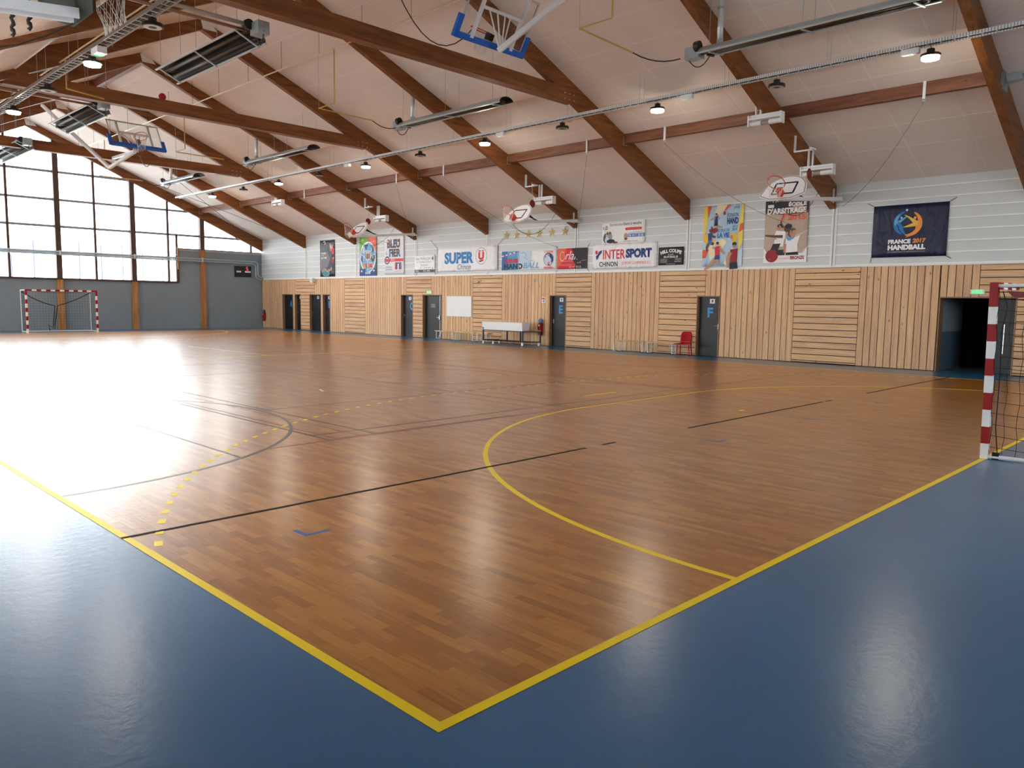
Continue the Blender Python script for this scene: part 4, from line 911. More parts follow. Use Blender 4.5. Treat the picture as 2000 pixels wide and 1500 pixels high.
def chair(label, cx, cy, ang):
    t = thing('plastic_chair', label, 'chair', (0, 0, 0)); rx_ = MAT
    m = MB(); # shaped shell: seat with a rolled front edge
    N = 6
    def surf(rows, th):
        mm = MB(); nr, nc = len(rows), len(rows[0]); top = [p for r in rows for p in r]
        nrm = []
        for i in range(nr):
            for j in range(nc):
                a = Vector(rows[min(i+1, nr-1)][j])-Vector(rows[max(i-1, 0)][j]); b = Vector(rows[i][min(j+1, nc-1)])-Vector(rows[i][max(j-1, 0)]); nrm.append(a.cross(b).normalized())
        bot = [Vector(p)-n*th for p, n in zip(top, nrm)]; k = nr*nc; fs = []
        for i in range(nr-1):
            for j in range(nc-1):
                q = (i*nc+j, i*nc+j+1, (i+1)*nc+j+1, (i+1)*nc+j); fs += [q, tuple(x+k for x in q[::-1])]
        for i in range(nr-1): fs += [(i*nc, (i+1)*nc, (i+1)*nc+k, i*nc+k), (i*nc+nc-1, i*nc+nc-1+k, (i+1)*nc+nc-1+k, (i+1)*nc+nc-1)]
        for j in range(nc-1): fs += [(j, j+k, j+1+k, j+1), ((nr-1)*nc+j, (nr-1)*nc+j+1, (nr-1)*nc+j+1+k, (nr-1)*nc+j+k)]
        return mm.add(top+bot, fs)
    seat = [[(-0.22+0.44*j/N, s, 0.44-0.02*math.sin(math.pi*j/N)-(0.05 if i == 0 else 0.0)-0.015*i*0.2) for j in range(N+1)] for i, s in enumerate((-0.225, -0.20, -0.1, 0.0, 0.1, 0.19))]
    surf(seat, 0.012).build('seat', 'red_plastic', t, smooth=True)
    back = [[((-0.20+0.40*j/N)*(1-0.10*max(0, i-4)), 0.19+0.03*i*0.6+0.03*math.cos(math.pi*(j/N-0.5))*1.0, 0.42+0.068*i-(0.02 if i == 6 and j in (0, N) else 0)) for j in range(N+1)] for i in range(7)]
    surf(back, 0.012).build('backrest', 'red_plastic', t, smooth=True)
    for sx in (-1, 1):
        MB().tube([(sx*0.19, -0.19, 0.43), (sx*0.205, -0.215, 0.25), (sx*0.225, -0.23, 0.0)], [0.026, 0.022, 0.017], 8).build('leg', 'red_plastic', t)
        MB().tube([(sx*0.18, 0.17, 0.44), (sx*0.19, 0.21, 0.25), (sx*0.205, 0.26, 0.0)], [0.026, 0.022, 0.017], 8).build('leg', 'red_plastic', t)
    t.location = (cx, cy, 0); t.rotation_euler = (0, 0, ang); return t
chair('red plastic chair at the end of the benches beside door F', 21.50, 12.32, math.radians(-72))
t = thing('water_bottle', 'clear plastic water bottle standing at the foot of the clad wall', 'bottle', (21.72, 15.52, 0))
MB().lathe([(0.034, 0.0), (0.037, 0.02), (0.037, 0.12), (0.033, 0.14), (0.037, 0.16), (0.036, 0.22), (0.014, 0.28), (0.014, 0.30)], (21.72, 15.52, 0), 14).build('body', 'clear_plastic', t, smooth=True)
MB().lathe([(0.016, 0.295), (0.016, 0.318)], (21.72, 15.52, 0), 12).build('cap', 'print_sky', t)
def extinguisher(label, y, z0, x=XW-0.11):
    t = thing('fire_extinguisher', label, 'fire extinguisher', (x, y, z0))
    MB().lathe([(0.06, 0.0), (0.085, 0.02), (0.09, 0.06), (0.095, 0.30), (0.10, 0.46), (0.105, 0.50), (0.06, 0.53)], (x, y, z0), 16).build('red_cover', 'red_paint', t, smooth=True)
    MB().tube([(x-0.03, y, z0+0.60), (x+0.03, y, z0+0.60)], 0.10, 18).build('round_sign', 'line_blue', t)
    MB().tube([(x+0.02, y, z0+0.50), (x+0.02, y, z0+0.62)], 0.025, 8).build('neck', 'black_plastic', t)
    MB().tube([(x-0.07, y+0.03, z0+0.52), (x-0.105, y+0.05, z0+0.40), (x-0.10, y+0.03, z0+0.18)], 0.012, 6).build('hose', 'black_rubber', t)
    MB().box((x-0.097, y-0.03, z0+0.38), (x-0.094, y+0.04, z0+0.46)).build('label_plate', 'white_soft', t)
    MB().box((x+0.05, y-0.03, z0+0.2), (XW-0.001, y+0.03, z0+0.5)).build('wall_bracket', 'steel', t)
extinguisher('red covered fire extinguisher with blue round sign left of door E', 19.40, 0.42); extinguisher('red fire extinguisher in the far corner of the clad wall', 42.75, 0.42)
t = thing('whiteboard', 'blank white whiteboard on the clad wall above the benches', 'whiteboard', (XW-0.02, 24.6, 1.08))
MB().box((XW-0.022, 23.75, 1.10), (XW-0.003, 25.45, 2.01)).build('panel', 'white_soft', t)
m = MB()
for a, b in (((23.73, 1.08), (25.47, 1.105)), ((23.73, 2.005), (25.47, 2.03)), ((23.73, 1.08), (23.755, 2.03)), ((25.445, 1.08), (25.47, 2.03))): m.box((XW-0.027, a[0], a[1]), (XW-0.003, b[0], b[1]))
m.build('frame', 'siding_white', t)
for y, z, lb in ((26.70, 2.14, 'small green exit sign above the door with push bar'), (3.52, 2.155, 'green exit sign above the dark corridor opening')):
    t = thing('exit_sign', lb, 'exit sign', (XW-0.04, y, z))
    MB().box((XW-0.06, y-0.17, z), (XW-0.003, y+0.17, z+0.125)).build('housing', 'white_soft', t)
    pl = wallframe('face', y, z, XW-0.061, t)
    flat(pl, [(-0.13, 0.022), (0.12, 0.022), (0.12, 0.103), (-0.13, 0.103)], 'exit_green', 'lit_panel', 0.001)
    flat(pl, [(0.03, 0.03), (0.07, 0.03), (0.09, 0.06), (0.07, 0.095), (0.04, 0.095), (0.05, 0.06)], 'print_white', 'running_figure', 0.003); flat(pl, [(-0.11, 0.055), (-0.05, 0.055), (-0.05, 0.04), (-0.01, 0.0625), (-0.05, 0.085), (-0.05, 0.07), (-0.11, 0.07)], 'print_white', 'arrow', 0.003)
for y, z, lb in ((23.28, 2.66, 'small white camera on the clad wall above the whiteboard'), (19.85, 2.68, 'small grey sensor on the boards left of door E')):
    t = thing('wall_sensor', lb, 'sensor', (XW-0.03, y, z)); MB().tube([(XW-0.001, y, z), (XW-0.05, y, z)], 0.03, 10).build('mount', 'white_soft', t); MB().lathe([(0.02, -0.05), (0.05, -0.03), (0.055, 0.0), (0.045, 0.03), (0.01, 0.045)], (XW-0.07, y, z), 12).build('head', 'galv_bright', t, smooth=True)
t = thing('loudspeaker', 'small white loudspeaker box under the siding near door A', 'speaker', (XW-0.1, 37.05, 2.78)); MB().box((XW-0.20, 36.93, 2.76), (XW-0.003, 37.17, 2.99)).build('cabinet', 'white_soft', t); MB().box((XW-0.205, 36.96, 2.80), (XW-0.2, 37.14, 2.96)).build('grille', 'siding_white', t)
t = wallframe('safety_notice', 19.36, 1.88, XW-0.006); tag(t, 'small white and red safety notice left of door E', 'sign'); flat(t, [(-0.09, -0.12), (0.09, -0.12), (0.09, 0.12), (-0.09, 0.12)], 'print_white', 'panel', 0.0); flat(t, [(-0.07, 0.03), (0.07, 0.03), (0.07, 0.09), (-0.07, 0.09)], 'print_red', 'red_field', 0.002); flat(t, [(-0.03, -0.09), (0.03, -0.09), (0.04, 0.0), (-0.02, 0.01)], 'print_blue', 'pictogram', 0.002)
# ------------------------------------------------------------------ far wall fittings
t = thing('scoreboard', 'black electronic scoreboard with red digit on the far grey wall', 'scoreboard', (20.68, YF-0.05, 3.1))
MB().box((20.16, YF-0.09, 3.10), (21.22, YF-0.002, 3.76)).build('case', 'black_plastic', t)
def digit(x, z, s, w, h, par):
    m = MB(); seg = {'a': ((0, 1), (1, 1)), 'f': ((0, .5), (0, 1)), 'g': ((0, .5), (1, .5)), 'c': ((1, 0), (1, .5)), 'd': ((0, 0), (1, 0)), 'b': ((1, .5), (1, 1)), 'e': ((0, 0), (0, .5))}
    for k in s: p, q = seg[k]; m.bar((x+p[0]*w, YF-0.094, z+p[1]*h), (x+q[0]*w, YF-0.094, z+q[1]*h), 0.03, 0.008, up=(0, 1, 0))
    m.build('digit', 'digit_red', par)
digit(20.90, 3.52, 'afgcd', 0.10, 0.18, t)
MB().box((20.26, YF-0.093, 3.37), (20.56, YF-0.09, 3.47)).build('name_strip', 'print_paper', t); MB().box((20.80, YF-0.093, 3.37), (21.18, YF-0.09, 3.47)).build('name_strip', 'print_paper', t)
t = thing('wall_pipe', 'grey double pipe running across the glazing and down the far corner', 'pipe', (15, YF-0.2, 4.05))
for dz, dx in ((0.0, 0.0), (-0.12, -0.14)):
    MB().tube([(1.0, YF-0.24, 4.08+dz), (21.35+dx, YF-0.24, 4.04+dz), (21.50+dx, YF-0.24, 4.00+dz), (21.58+dx, YF-0.24, 3.88+dz), (21.58+dx, YF-0.24, 3.30+dz), (21.62+dx, YF-0.24, 3.18+dz), (21.74+dx, YF-0.24, 3.10+dz), (21.92, YF-0.24, 3.08+dz)], 0.045, 10).build('pipe_run', 'galvanised', t, smooth=True)
for x in (6.7, 10.6, 14.3, 18.1): MB().box((x-0.03, YF-0.29, 3.88), (x+0.03, YF-0.161, 4.14)).build('pipe_clip', 'galv_bright', t)
t = thing('folded_backboard', 'glass backboard edge standing on the window corner shelf', 'backboard', (16.55, YF-0.3, 3.1))
MB().box((16.35, YF-0.36, 3.45), (16.62, YF-0.33, 4.62)).build('pane', 'board_glass', t); MB().box((16.60, YF-0.37, 3.40), (16.66, YF-0.32, 4.66)).box((16.58, YF-0.33, 4.2), (16.66, YF-0.005, 4.26)).build('edge_frame', 'column_timber', t)
# ------------------------------------------------------------------ stars
for i, (y, z) in enumerate([(21.55, 4.62), (20.93, 4.61), (20.27, 4.61), (19.64, 4.61), (18.96, 4.61), (18.25, 4.62)]):
    m = MB(); pts = []
    for k in range(10):
        a = math.pi/2+k*math.pi/5; r = 0.21 if k % 2 == 0 else 0.085; pts.append((y+r*math.cos(a), z+r*math.sin(a)))
    m.add([(XW-0.07, y, z), (XW-0.016, y, z)]+[(XW-0.022, a, b) for a, b in pts], [(0, 2+k, 2+(k+1) % 10) for k in range(10)]+[(1, 2+(k+1) % 10, 2+k) for k in range(10)])
    tag(m.build('gold_star', 'gold'), 'gold relief star on the white siding, %s from the left' % nth(i), 'star', 'row of gold stars')

# ------------------------------------------------------------------ tied-up ropes under the camera-side slope
for y, zb, lb in ((7.83, 4.58, 'dark tied-up rope hanging at the top left, leftmost of the two'), (7.19, 4.50, 'dark tied-up rope with a white pulley hanging at the top left')):
    t = thing('hanging_rope', lb, 'rope', (0.5, y, zb)); zt = ceil_z(0.5)
    MB().tube([(0.5, y, zt), (0.5, y, zb+0.45)], 0.012, 6).build('line', 'rope_dark', t)
    n = 14; MB().tube([(0.5+0.012*math.sin(k*2.1), y+0.012*math.cos(k*1.7), zb+0.45-0.45*k/n) for k in range(n+1)], [0.028-0.012*abs(math.sin(k*1.3)) for k in range(n+1)], 7).build('bundle', 'rope_dark', t, smooth=True)
    if zb < 4.55: MB().lathe([(0.01, 0.0), (0.05, 0.02), (0.05, 0.05), (0.01, 0.07)], (0.5, y, zb+0.42), 12).build('pulley', 'white_paint', t)
# ------------------------------------------------------------------ banners on the siding
class Banner:
    def __init__(s, name, label, yl, yr, z0, z1, base, cat='banner', amp=0.003, off=0.03, skew=0.0):
        s.w, s.h = yl-yr, z1-z0; s.f = wallframe(name, (yl+yr)/2, z0, XW-off); tag(s.f, label, cat); s.amp = amp; s.skew = skew
        nx, nz = 14, 10; vs = []; fs = []
        for d in (0.0, -0.004):
            for j in range(nz+1):
                for i in range(nx+1): u, v = s.uv(i/nx, 1-j/nz); vs.append((u, v, d+s.warp(u, v)))
        k = (nx+1)*(nz+1)
        for j in range(nz):
            for i in range(nx):
                q = (j*(nx+1)+i, j*(nx+1)+i+1, (j+1)*(nx+1)+i+1, (j+1)*(nx+1)+i); fs += [q, tuple(x+k for x in q[::-1])]
        for i in range(nx): fs += [(i, i+k, i+1+k, i+1), (nz*(nx+1)+i, nz*(nx+1)+i+1, nz*(nx+1)+i+1+k, nz*(nx+1)+i+k)]
        for j in range(nz): a, b = j*(nx+1), (j+1)*(nx+1); fs += [(a, b, b+k, a+k), (a+nx, a+nx+k, b+nx+k, b+nx)]
        me = bpy.data.meshes.new('sheet'); me.from_pydata(vs, [], fs); me.materials.append(MAT[base])
        for p in me.polygons: p.use_smooth = True
        o = bpy.data.objects.new('sheet', me); COL.objects.link(o); o.parent = s.f; s.n = 0
    def uv(s, fx, fy): return (-s.w/2+fx*s.w, (1-fy)*s.h)           # fractions from the top left corner
    def warp(s, u, v): return s.amp*(math.sin(u*7.0+v*3.1)+0.6*math.sin(v*9.0-u*4.0))
    def z(s): s.n += 1; return 0.0055+0.0004*s.n
    def pg(s, pts, col, name='print'): return flat(s.f, [s.uv(*p) for p in pts], 'print_'+col, name, s.z(), s.warp)
    def rect(s, x0, y0, x1, y1, col, name='print'): return s.pg([(x0, y1), (x1, y1), (x1, y0), (x0, y0)], col, name)
    def ell(s, cx, cy, rx, ry, col, name='print', n=20, a0=0, a1=360):
        return s.pg([(cx+rx*math.cos(math.radians(a0+(a1-a0)*k/n)), cy-ry*math.sin(math.radians(a0+(a1-a0)*k/n))) for k in range(n if a1-a0 >= 360 else n+1)], col, name)
    def line(s, pts, wd, col, name='print'):
        """brush stroke; widths may taper"""
        P = [Vector(s.uv(*p)) for p in pts]; n = len(P); wl = wd if isinstance(wd, (list, tuple)) else [wd]*n; A, B = [], []
        for i in range(n):
            d = (P[min(i+1, n-1)]-P[max(i-1, 0)]).normalized(); q = Vector((-d.y, d.x))*wl[i]*s.h/2; A.append(P[i]+q); B.append(P[i]-q)
        zz = s.z(); vs = [(p.x, p.y, zz+s.warp(p.x, p.y)) for p in A+B]; me = bpy.data.meshes.new(name); me.from_pydata(vs, [], [(i, n+i, n+i+1, i+1) for i in range(n-1)]); me.materials.append(MAT['print_'+col])
        o = bpy.data.objects.new(name, me); COL.objects.link(o); o.parent = s.f; return o
    def ring(s, cx, cy, rx, ry, wd, col, name='print'): return s.line([(cx+rx*math.cos(k*math.pi/14), cy-ry*math.sin(k*math.pi/14)) for k in range(29)], wd, col, name)
    def txt(s, t, x0, y0, x1, y1, col, bold=0.02, shear=0.0, arcr=None, name='lettering'):
        a, b = s.uv(x0, y1), s.uv(x1, y0); return text_fit(s.f, t, (a[0], b[0], a[1], b[1]), 'print_'+col, name, bold, shear, s.z(), s.warp, arcr)
    def player(s, x, y, k, shirt, short, skin, arms, legs, hair='ink'):
        """small printed player: torso at (x,y), limbs as strokes of offsets"""
        for l in legs: s.line([(x+p[0]*k, y+p[1]*k) for p in l], [0.050*k/0.2*0.9, 0.036*k/0.2, 0.024*k/0.2][:len(l)], skin, 'player')
        s.pg([(x-0.22*k, y-0.30*k), (x+0.24*k, y-0.34*k), (x+0.20*k, y+0.22*k), (x-0.18*k, y+0.24*k)], shirt, 'player')
        s.pg([(x-0.19*k, y+0.20*k), (x+0.21*k, y+0.18*k), (x+0.26*k, y+0.44*k), (x-0.22*k, y+0.46*k)], short, 'player')
        for l in arms: s.line([(x+p[0]*k, y+p[1]*k) for p in l], [0.034*k/0.2, 0.028*k/0.2, 0.02*k/0.2][:len(l)], skin, 'player')
        s.ell(x+0.02*k, y-0.46*k, 0.13*k, 0.13*k*s.w/s.h*1.1, skin, 'player', 12); s.ell(x+0.02*k, y-0.52*k, 0.135*k, 0.09*k*s.w/s.h*1.1, hair, 'player', 12)
    def cords(s, pts):
        for (fx, fy), (du, dv) in pts:
            u, v = s.uv(fx, fy); me = MB().tube([(u, v, 0.0), (u+du, v+dv, -0.01)], 0.007, 5)
            m = bpy.data.meshes.new('cord'); m.from_pydata(me.v, [], me.f); m.materials.append(MAT['rope_dark']); o = bpy.data.objects.new('cord', m); COL.objects.link(o); o.parent = s.f
def cloth(name, col):
    m = plain(name, col, 0.5, var=0.02); nt = m.node_tree; L = nt.links; b = nt.nodes['Principled BSDF']
    g = node(nt, 'ShaderNodeNewGeometry'); mp = node(nt, 'ShaderNodeVectorMath', operation='MULTIPLY'); mp.inputs[1].default_value = (1, 2.2, 1.2); L.new(g.outputs['Position'], mp.inputs[0])
    n = node(nt, 'ShaderNodeTexNoise', ins={'Scale': 1.6, 'Detail': 1.5, 'Distortion': 1.2}); L.new(mp.outputs[0], n.inputs['Vector'])
    bp = node(nt, 'ShaderNodeBump', ins={'Strength': 0.55, 'Distance': 0.12}); L.new(n.outputs['Fac'], bp.inputs['Height']); L.new(bp.outputs['Normal'], b.inputs['Normal'])
cloth('cloth_white', rgb(238,239,244)); cloth('cloth_navy', rgb(12,24,62)); cloth('cloth_sky', rgb(176,204,226)); cloth('cloth_dark', rgb(46,52,62)); cloth('cloth_sand', rgb(188,168,152))
# 1 dark poster
B = Banner('handball_poster', 'dark poster with white lettering, farthest left of the posters', 36.34, 34.87, 3.06, 5.06, 'cloth_dark', 'poster')
B.pg([(0.0, 0.45), (0.5, 0.30), (0.72, 0.5), (0.55, 0.72), (0.0, 0.85)], 'lilac', 'swoosh'); B.line([(0.2, 0.03), (0.42, 0.08), (0.66, 0.2), (0.78, 0.4), (0.74, 0.6), (0.5, 0.78), (0.1, 0.9)], [0.01, 0.03, 0.05, 0.06, 0.06, 0.05, 0.02], 'olive', 'swoosh')
for x, y, c in ((0.78, 0.22, 'rose'), (0.88, 0.30, 'red'), (0.90, 0.42, 'black'), (0.88, 0.56, 'crimson'), (0.9, 0.7, 'black')): B.pg([(x-0.1, y-0.07), (x+0.09, y-0.08), (x+0.1, y+0.08), (x-0.06, y+0.09)], c, 'player')
for x, y in ((0.72, 0.12), (0.86, 0.16), (0.93, 0.5), (0.2, 0.86), (0.38, 0.80), (0.62, 0.82), (0.78, 0.78)): B.ell(x, y, 0.06, 0.035, 'skin', 'player', 10)
B.line([(0.12, 0.86), (0.3, 0.80), (0.55, 0.86), (0.8, 0.80)], 0.04, 'skin', 'player'); B.ell(0.42, 0.91, 0.26, 0.10, 'teal', 'ball'); B.ring(0.42, 0.91, 0.2, 0.07, 0.006, 'pale', 'ball_seam')
B.txt('HAND', 0.08, 0.325, 0.42, 0.38, 'white', 0.03); B.txt("C'EST", 0.08, 0.40, 0.30, 0.425, 'white', 0.01); B.txt('LA VIE', 0.08, 0.455, 0.48, 0.505, 'white', 0.03); B.txt('HANDBALL', 0.08, 0.53, 0.36, 0.55, 'grey', 0.0)
B.line([(0.25, 0.05), (0.36, 0.03), (0.40, 0.08), (0.32, 0.11)], 0.02, 'white', 'emblem')
# 2 green and orange poster with the big ball
B = Banner('ball_poster', 'green and orange poster with a big round picture ball', 32.48, 30.97, 3.05, 5.10, 'print_teal', 'poster')
B.rect(0, 0, 0.5, 0.42, 'green', 'green_field'); B.rect(0.5, 0, 1, 0.42, 'coral', 'orange_field'); B.rect(0, 0.82, 1, 1, 'deep', 'blue_field'); B.txt('HAND', 0.12, 0.06, 0.42, 0.13, 'cream', 0.01); B.txt('POUR', 0.58, 0.03, 0.9, 0.10, 'rose', 0.01); B.txt('ELLES', 0.66, 0.11, 0.92, 0.17, 'rose', 0.01)
B.ell(0.5, 0.53, 0.47, 0.39, 'white', 'ball_rim', 32); B.ell(0.5, 0.53, 0.44, 0.365, 'sky', 'ball_picture', 32)
cl = ['olive', 'pale', 'teal', 'sand', 'blue', 'dgrey', 'skin', 'rose']
for i, (x, y, rx, ry) in enumerate([(0.48, 0.26, 0.18, 0.09), (0.24, 0.34, 0.10, 0.09), (0.76, 0.34, 0.12, 0.09), (0.5, 0.5, 0.2, 0.12), (0.2, 0.56, 0.13, 0.10), (0.8, 0.56, 0.12, 0.10), (0.34, 0.74, 0.16, 0.09), (0.66, 0.74, 0.16, 0.09)]):
    B.ell(x, y, rx, ry, cl[i % 8], 'picture_cell', 6); 
    for k in range(3): B.pg([(x-rx*0.6+k*rx*0.45, y-ry*0.5), (x-rx*0.35+k*rx*0.45, y-ry*0.55), (x-rx*0.3+k*rx*0.45, y+ry*0.6), (x-rx*0.62+k*rx*0.45, y+ry*0.6)], ['ink', 'crimson', 'white', 'dskin'][(i+k) % 4], 'player')
for pts in ([(0.30, 0.38), (0.5, 0.37), (0.68, 0.39)], [(0.30, 0.38), (0.26, 0.50), (0.5, 0.64), (0.74, 0.5), (0.68, 0.39)], [(0.5, 0.64), (0.5, 0.86)], [(0.26, 0.5), (0.06, 0.45)], [(0.74, 0.5), (0.94, 0.46)]): B.line(pts, 0.012, 'white', 'ball_seam')
B.rect(0.36, 0.90, 0.66, 0.955, 'pale', 'caption'); B.txt('HANDBALL', 0.39, 0.91, 0.63, 0.945, 'deep', 0.01); B.ell(0.14, 0.88, 0.05, 0.025, 'pale', 'emblem'); B.ell(0.86, 0.87, 0.05, 0.025, 'pale', 'emblem')
# 3 BLEU & FIER
B = Banner('slogan_poster', 'white poster with huge dark capital letters above a red band', 30.27, 28.67, 3.09, 5.07, 'print_paper', 'poster')
B.txt('BLEU', 0.14, 0.12, 0.80, 0.34, 'dgrey', 0.05); B.txt('&', 0.05, 0.42, 0.14, 0.50, 'grey', 0.0); B.txt('FIER', 0.24, 0.36, 0.84, 0.56, 'dgrey', 0.05)
for x, y, c in ((0.19, 0.17, 'rose'), (0.37, 0.25, 'red'), (0.54, 0.2, 'blue'), (0.71, 0.16, 'crimson'), (0.29, 0.45, 'sky'), (0.44, 0.47, 'deep'), (0.6, 0.42, 'skin'), (0.76, 0.5, 'blue')): B.rect(x-0.035, y-0.03, x+0.03, y+0.03, c, 'letter_picture')
B.rect(0.0, 0.605, 0.97, 0.675, 'red', 'red_band'); B.txt('MON HANDBALL FRANCAIS', 0.34, 0.62, 0.93, 0.655, 'white', 0.01); B.ell(0.14, 0.64, 0.13, 0.10, 'deep', 'round_badge'); B.ell(0.14, 0.64, 0.09, 0.07, 'white', 'round_badge'); B.txt('2', 0.10, 0.60, 0.18, 0.68, 'deep', 0.03)
B.txt('soif de bleu', 0.06, 0.79, 0.38, 0.83, 'deep', 0.005, 0.2); B.txt('soif de handball', 0.06, 0.85, 0.40, 0.89, 'deep', 0.005, 0.2)
for i, c in enumerate(('red', 'deep', 'white', 'crimson', 'blue')): x = 0.58+0.065*i; B.pg([(x-0.035, 0.74), (x+0.03, 0.73), (x+0.035, 0.87), (x-0.03, 0.88)], c, 'player'); B.ell(x, 0.72, 0.025, 0.022, 'dskin', 'player', 8)
B.line([(0.55, 0.92), (0.86, 0.91)], 0.006, 'grey', 'caption')
# 4 pale sponsor panel
B = Banner('sponsor_sign', 'pale grey sponsor sign with a dark bottom strip on the white siding', 27.83, 26.30, 3.15, 3.97, 'siding_rib')
B.txt('Alain MORILLON', 0.05, 0.12, 0.78, 0.28, 'grey', 0.0); B.txt('& Chauffage Sanitaire', 0.12, 0.34, 0.82, 0.46, 'grey', 0.0); B.txt('Plomberie', 0.30, 0.52, 0.66, 0.62, 'grey', 0.0); B.txt('37 Chinon', 0.25, 0.68, 0.80, 0.77, 'grey', 0.0)
B.pg([(0.86, 0.16), (0.89, 0.06), (0.92, 0.16), (0.95, 0.22), (0.92, 0.26), (0.90, 0.36), (0.87, 0.26), (0.83, 0.22)], 'lilac', 'lily_emblem'); B.rect(0, 0.84, 1, 1, 'dgrey', 'bottom_strip'); B.txt('02.47.93.40.00', 0.05, 0.875, 0.94, 0.965, 'paper', 0.01); B.pg([(0.86, 0.80), (0.88, 0.70), (0.91, 0.80)], 'crimson', 'flame'); B.cords([((1, 1), (0.02, -0.12)), ((0, 1), (-0.03, -0.1))])
# 5 SUPER U
B = Banner('sponsor_banner', 'wide white banner with big blue letters and a red letter in an oval', 26.13, 22.07, 3.15, 4.24, 'cloth_white', amp=0.004)
B.txt('SUPER', 0.13, 0.20, 0.62, 0.68, 'sky', 0.055); 
for i, (x0, x1) in enumerate(((0.13, 0.62),)): B.txt('SUPER', x0, 0.20, x1, 0.68, 'blue', 0.03)
B.ell(0.745, 0.40, 0.085, 0.33, 'white', 'oval'); B.ring(0.745, 0.40, 0.085, 0.33, 0.018, 'teal', 'oval_outline'); B.txt('U', 0.70, 0.24, 0.79, 0.56, 'red', 0.06); B.rect(0.705, 0.17, 0.735, 0.22, 'red', 'umlaut'); B.rect(0.755, 0.17, 0.785, 0.22, 'red', 'umlaut'); B.pg([(0.70, 0.60), (0.79, 0.54), (0.78, 0.60), (0.73, 0.65)], 'crimson', 'underline'); B.txt('Chinon', 0.355, 0.70, 0.58, 0.92, 'teal', 0.0, 0.25)
B.cords([((0, 0), (-0.52, 0.42)), ((1, 0), (0.5, 0.42)), ((0, 1), (-0.02, -0.1))]); 
for fx in (0.0, 1.0): B.line([(fx, 0.0), (fx, 1.0)], 0.03, 'grey', 'hem_rod')
# 6 USEAB HANDBALL
B = Banner('club_banner', 'blue and white club banner with a goal net and a round red crest', 21.80, 18.66, 3.14, 3.94, 'print_white')
for i, c in enumerate(('blue', 'sky', 'sky', 'pale', 'pale')): B.rect(i*0.11, 0, (i+1)*0.11+0.005, 1, c, 'blue_field')
for k in range(8): B.line([(0.01+0.036*k, 0.2), (0.01+0.036*k, 1.0)], 0.010, 'deep', 'net_print')
for k in range(6): B.line([(0.0, 0.4+0.11*k), (0.31, 0.32+0.12*k)], 0.010, 'deep', 'net_print')
for k in range(8): B.line([(0.0+0.037*k, 0.26-0.026*k), (0.0+0.037*(k+1), 0.26-0.026*(k+1))], 0.06, 'red' if k % 2 else 'white', 'goal_bar')
B.line([(0.315, 0.05), (0.325, 1.0)], 0.03, 'white', 'goal_post'); B.txt('USEAB', 0.05, 0.40, 0.32, 0.62, 'red', 0.05); B.txt('HAND', 0.05, 0.66, 0.40, 0.95, 'ink', 0.05); B.txt('BALL', 0.41, 0.64, 0.70, 0.92, 'sky', 0.01, 0.25)
B.line([(0.36, 0.15), (0.42, 0.08), (0.47, 0.2), (0.44, 0.4), (0.50, 0.48)], 0.03, 'sky', 'figure_outline'); B.line([(0.5, 0.6), (0.56, 0.52), (0.62, 0.6), (0.60, 0.8)], 0.02, 'sky', 'figure_outline')
B.ell(0.865, 0.50, 0.085, 0.33, 'deep', 'crest'); B.ell(0.865, 0.52, 0.076, 0.29, 'pale', 'crest'); B.line([(0.81, 0.36), (0.86, 0.42), (0.92, 0.36)], 0.08, 'red', 'crest_figure'); B.line([(0.862, 0.38), (0.868, 0.78), (0.90, 0.82)], [0.16, 0.12, 0.06], 'red', 'crest_figure'); B.ell(0.865, 0.28, 0.018, 0.07, 'skin', 'crest_figure', 10)
B.txt("L'USEAB", 0.79, 0.06, 0.94, 0.17, 'red', 0.02); B.txt('HANDBALL', 0.785, 0.86, 0.95, 0.97, 'red', 0.02); B.cords([((1, 0), (0.05, 0.1))])
# 7 Orlane
B = Banner('sponsor_banner', 'red and black banner with white script lettering', 18.60, 17.07, 3.13, 3.94, 'print_red')
B.pg([(0.46, 0), (1, 0), (1, 1), (0.58, 1), (0.62, 0.8), (0.54, 0.62), (0.50, 0.4), (0.54, 0.2)], 'black', 'black_field'); B.pg([(0.0, 0.0), (0.30, 0.0), (0.2, 0.6), (0, 0.95)], 'coral', 'light_field')
B.ring(0.165, 0.38, 0.085, 0.22, 0.022, 'white', 'script_letter'); B.txt('rlane', 0.26, 0.14, 0.86, 0.56, 'white', 0.0, 0.35); B.line([(0.1, 0.63), (0.97, 0.60)], 0.01, 'cream', 'underline'); B.txt('coiffure', 0.66, 0.66, 0.92, 0.74, 'rose', 0.0, 0.2); B.txt('02.47.93.03.50', 0.40, 0.86, 0.96, 0.96, 'cream', 0.0); B.txt('8 rue du commerce', 0.06, 0.76, 0.5, 0.83, 'rose', 0.0)
B.cords([((0, 0), (-0.12, 0.14)), ((1, 0), (0.12, 0.16)), ((0, 1), (-0.1, -0.14)), ((1, 1), (0.1, -0.12))])
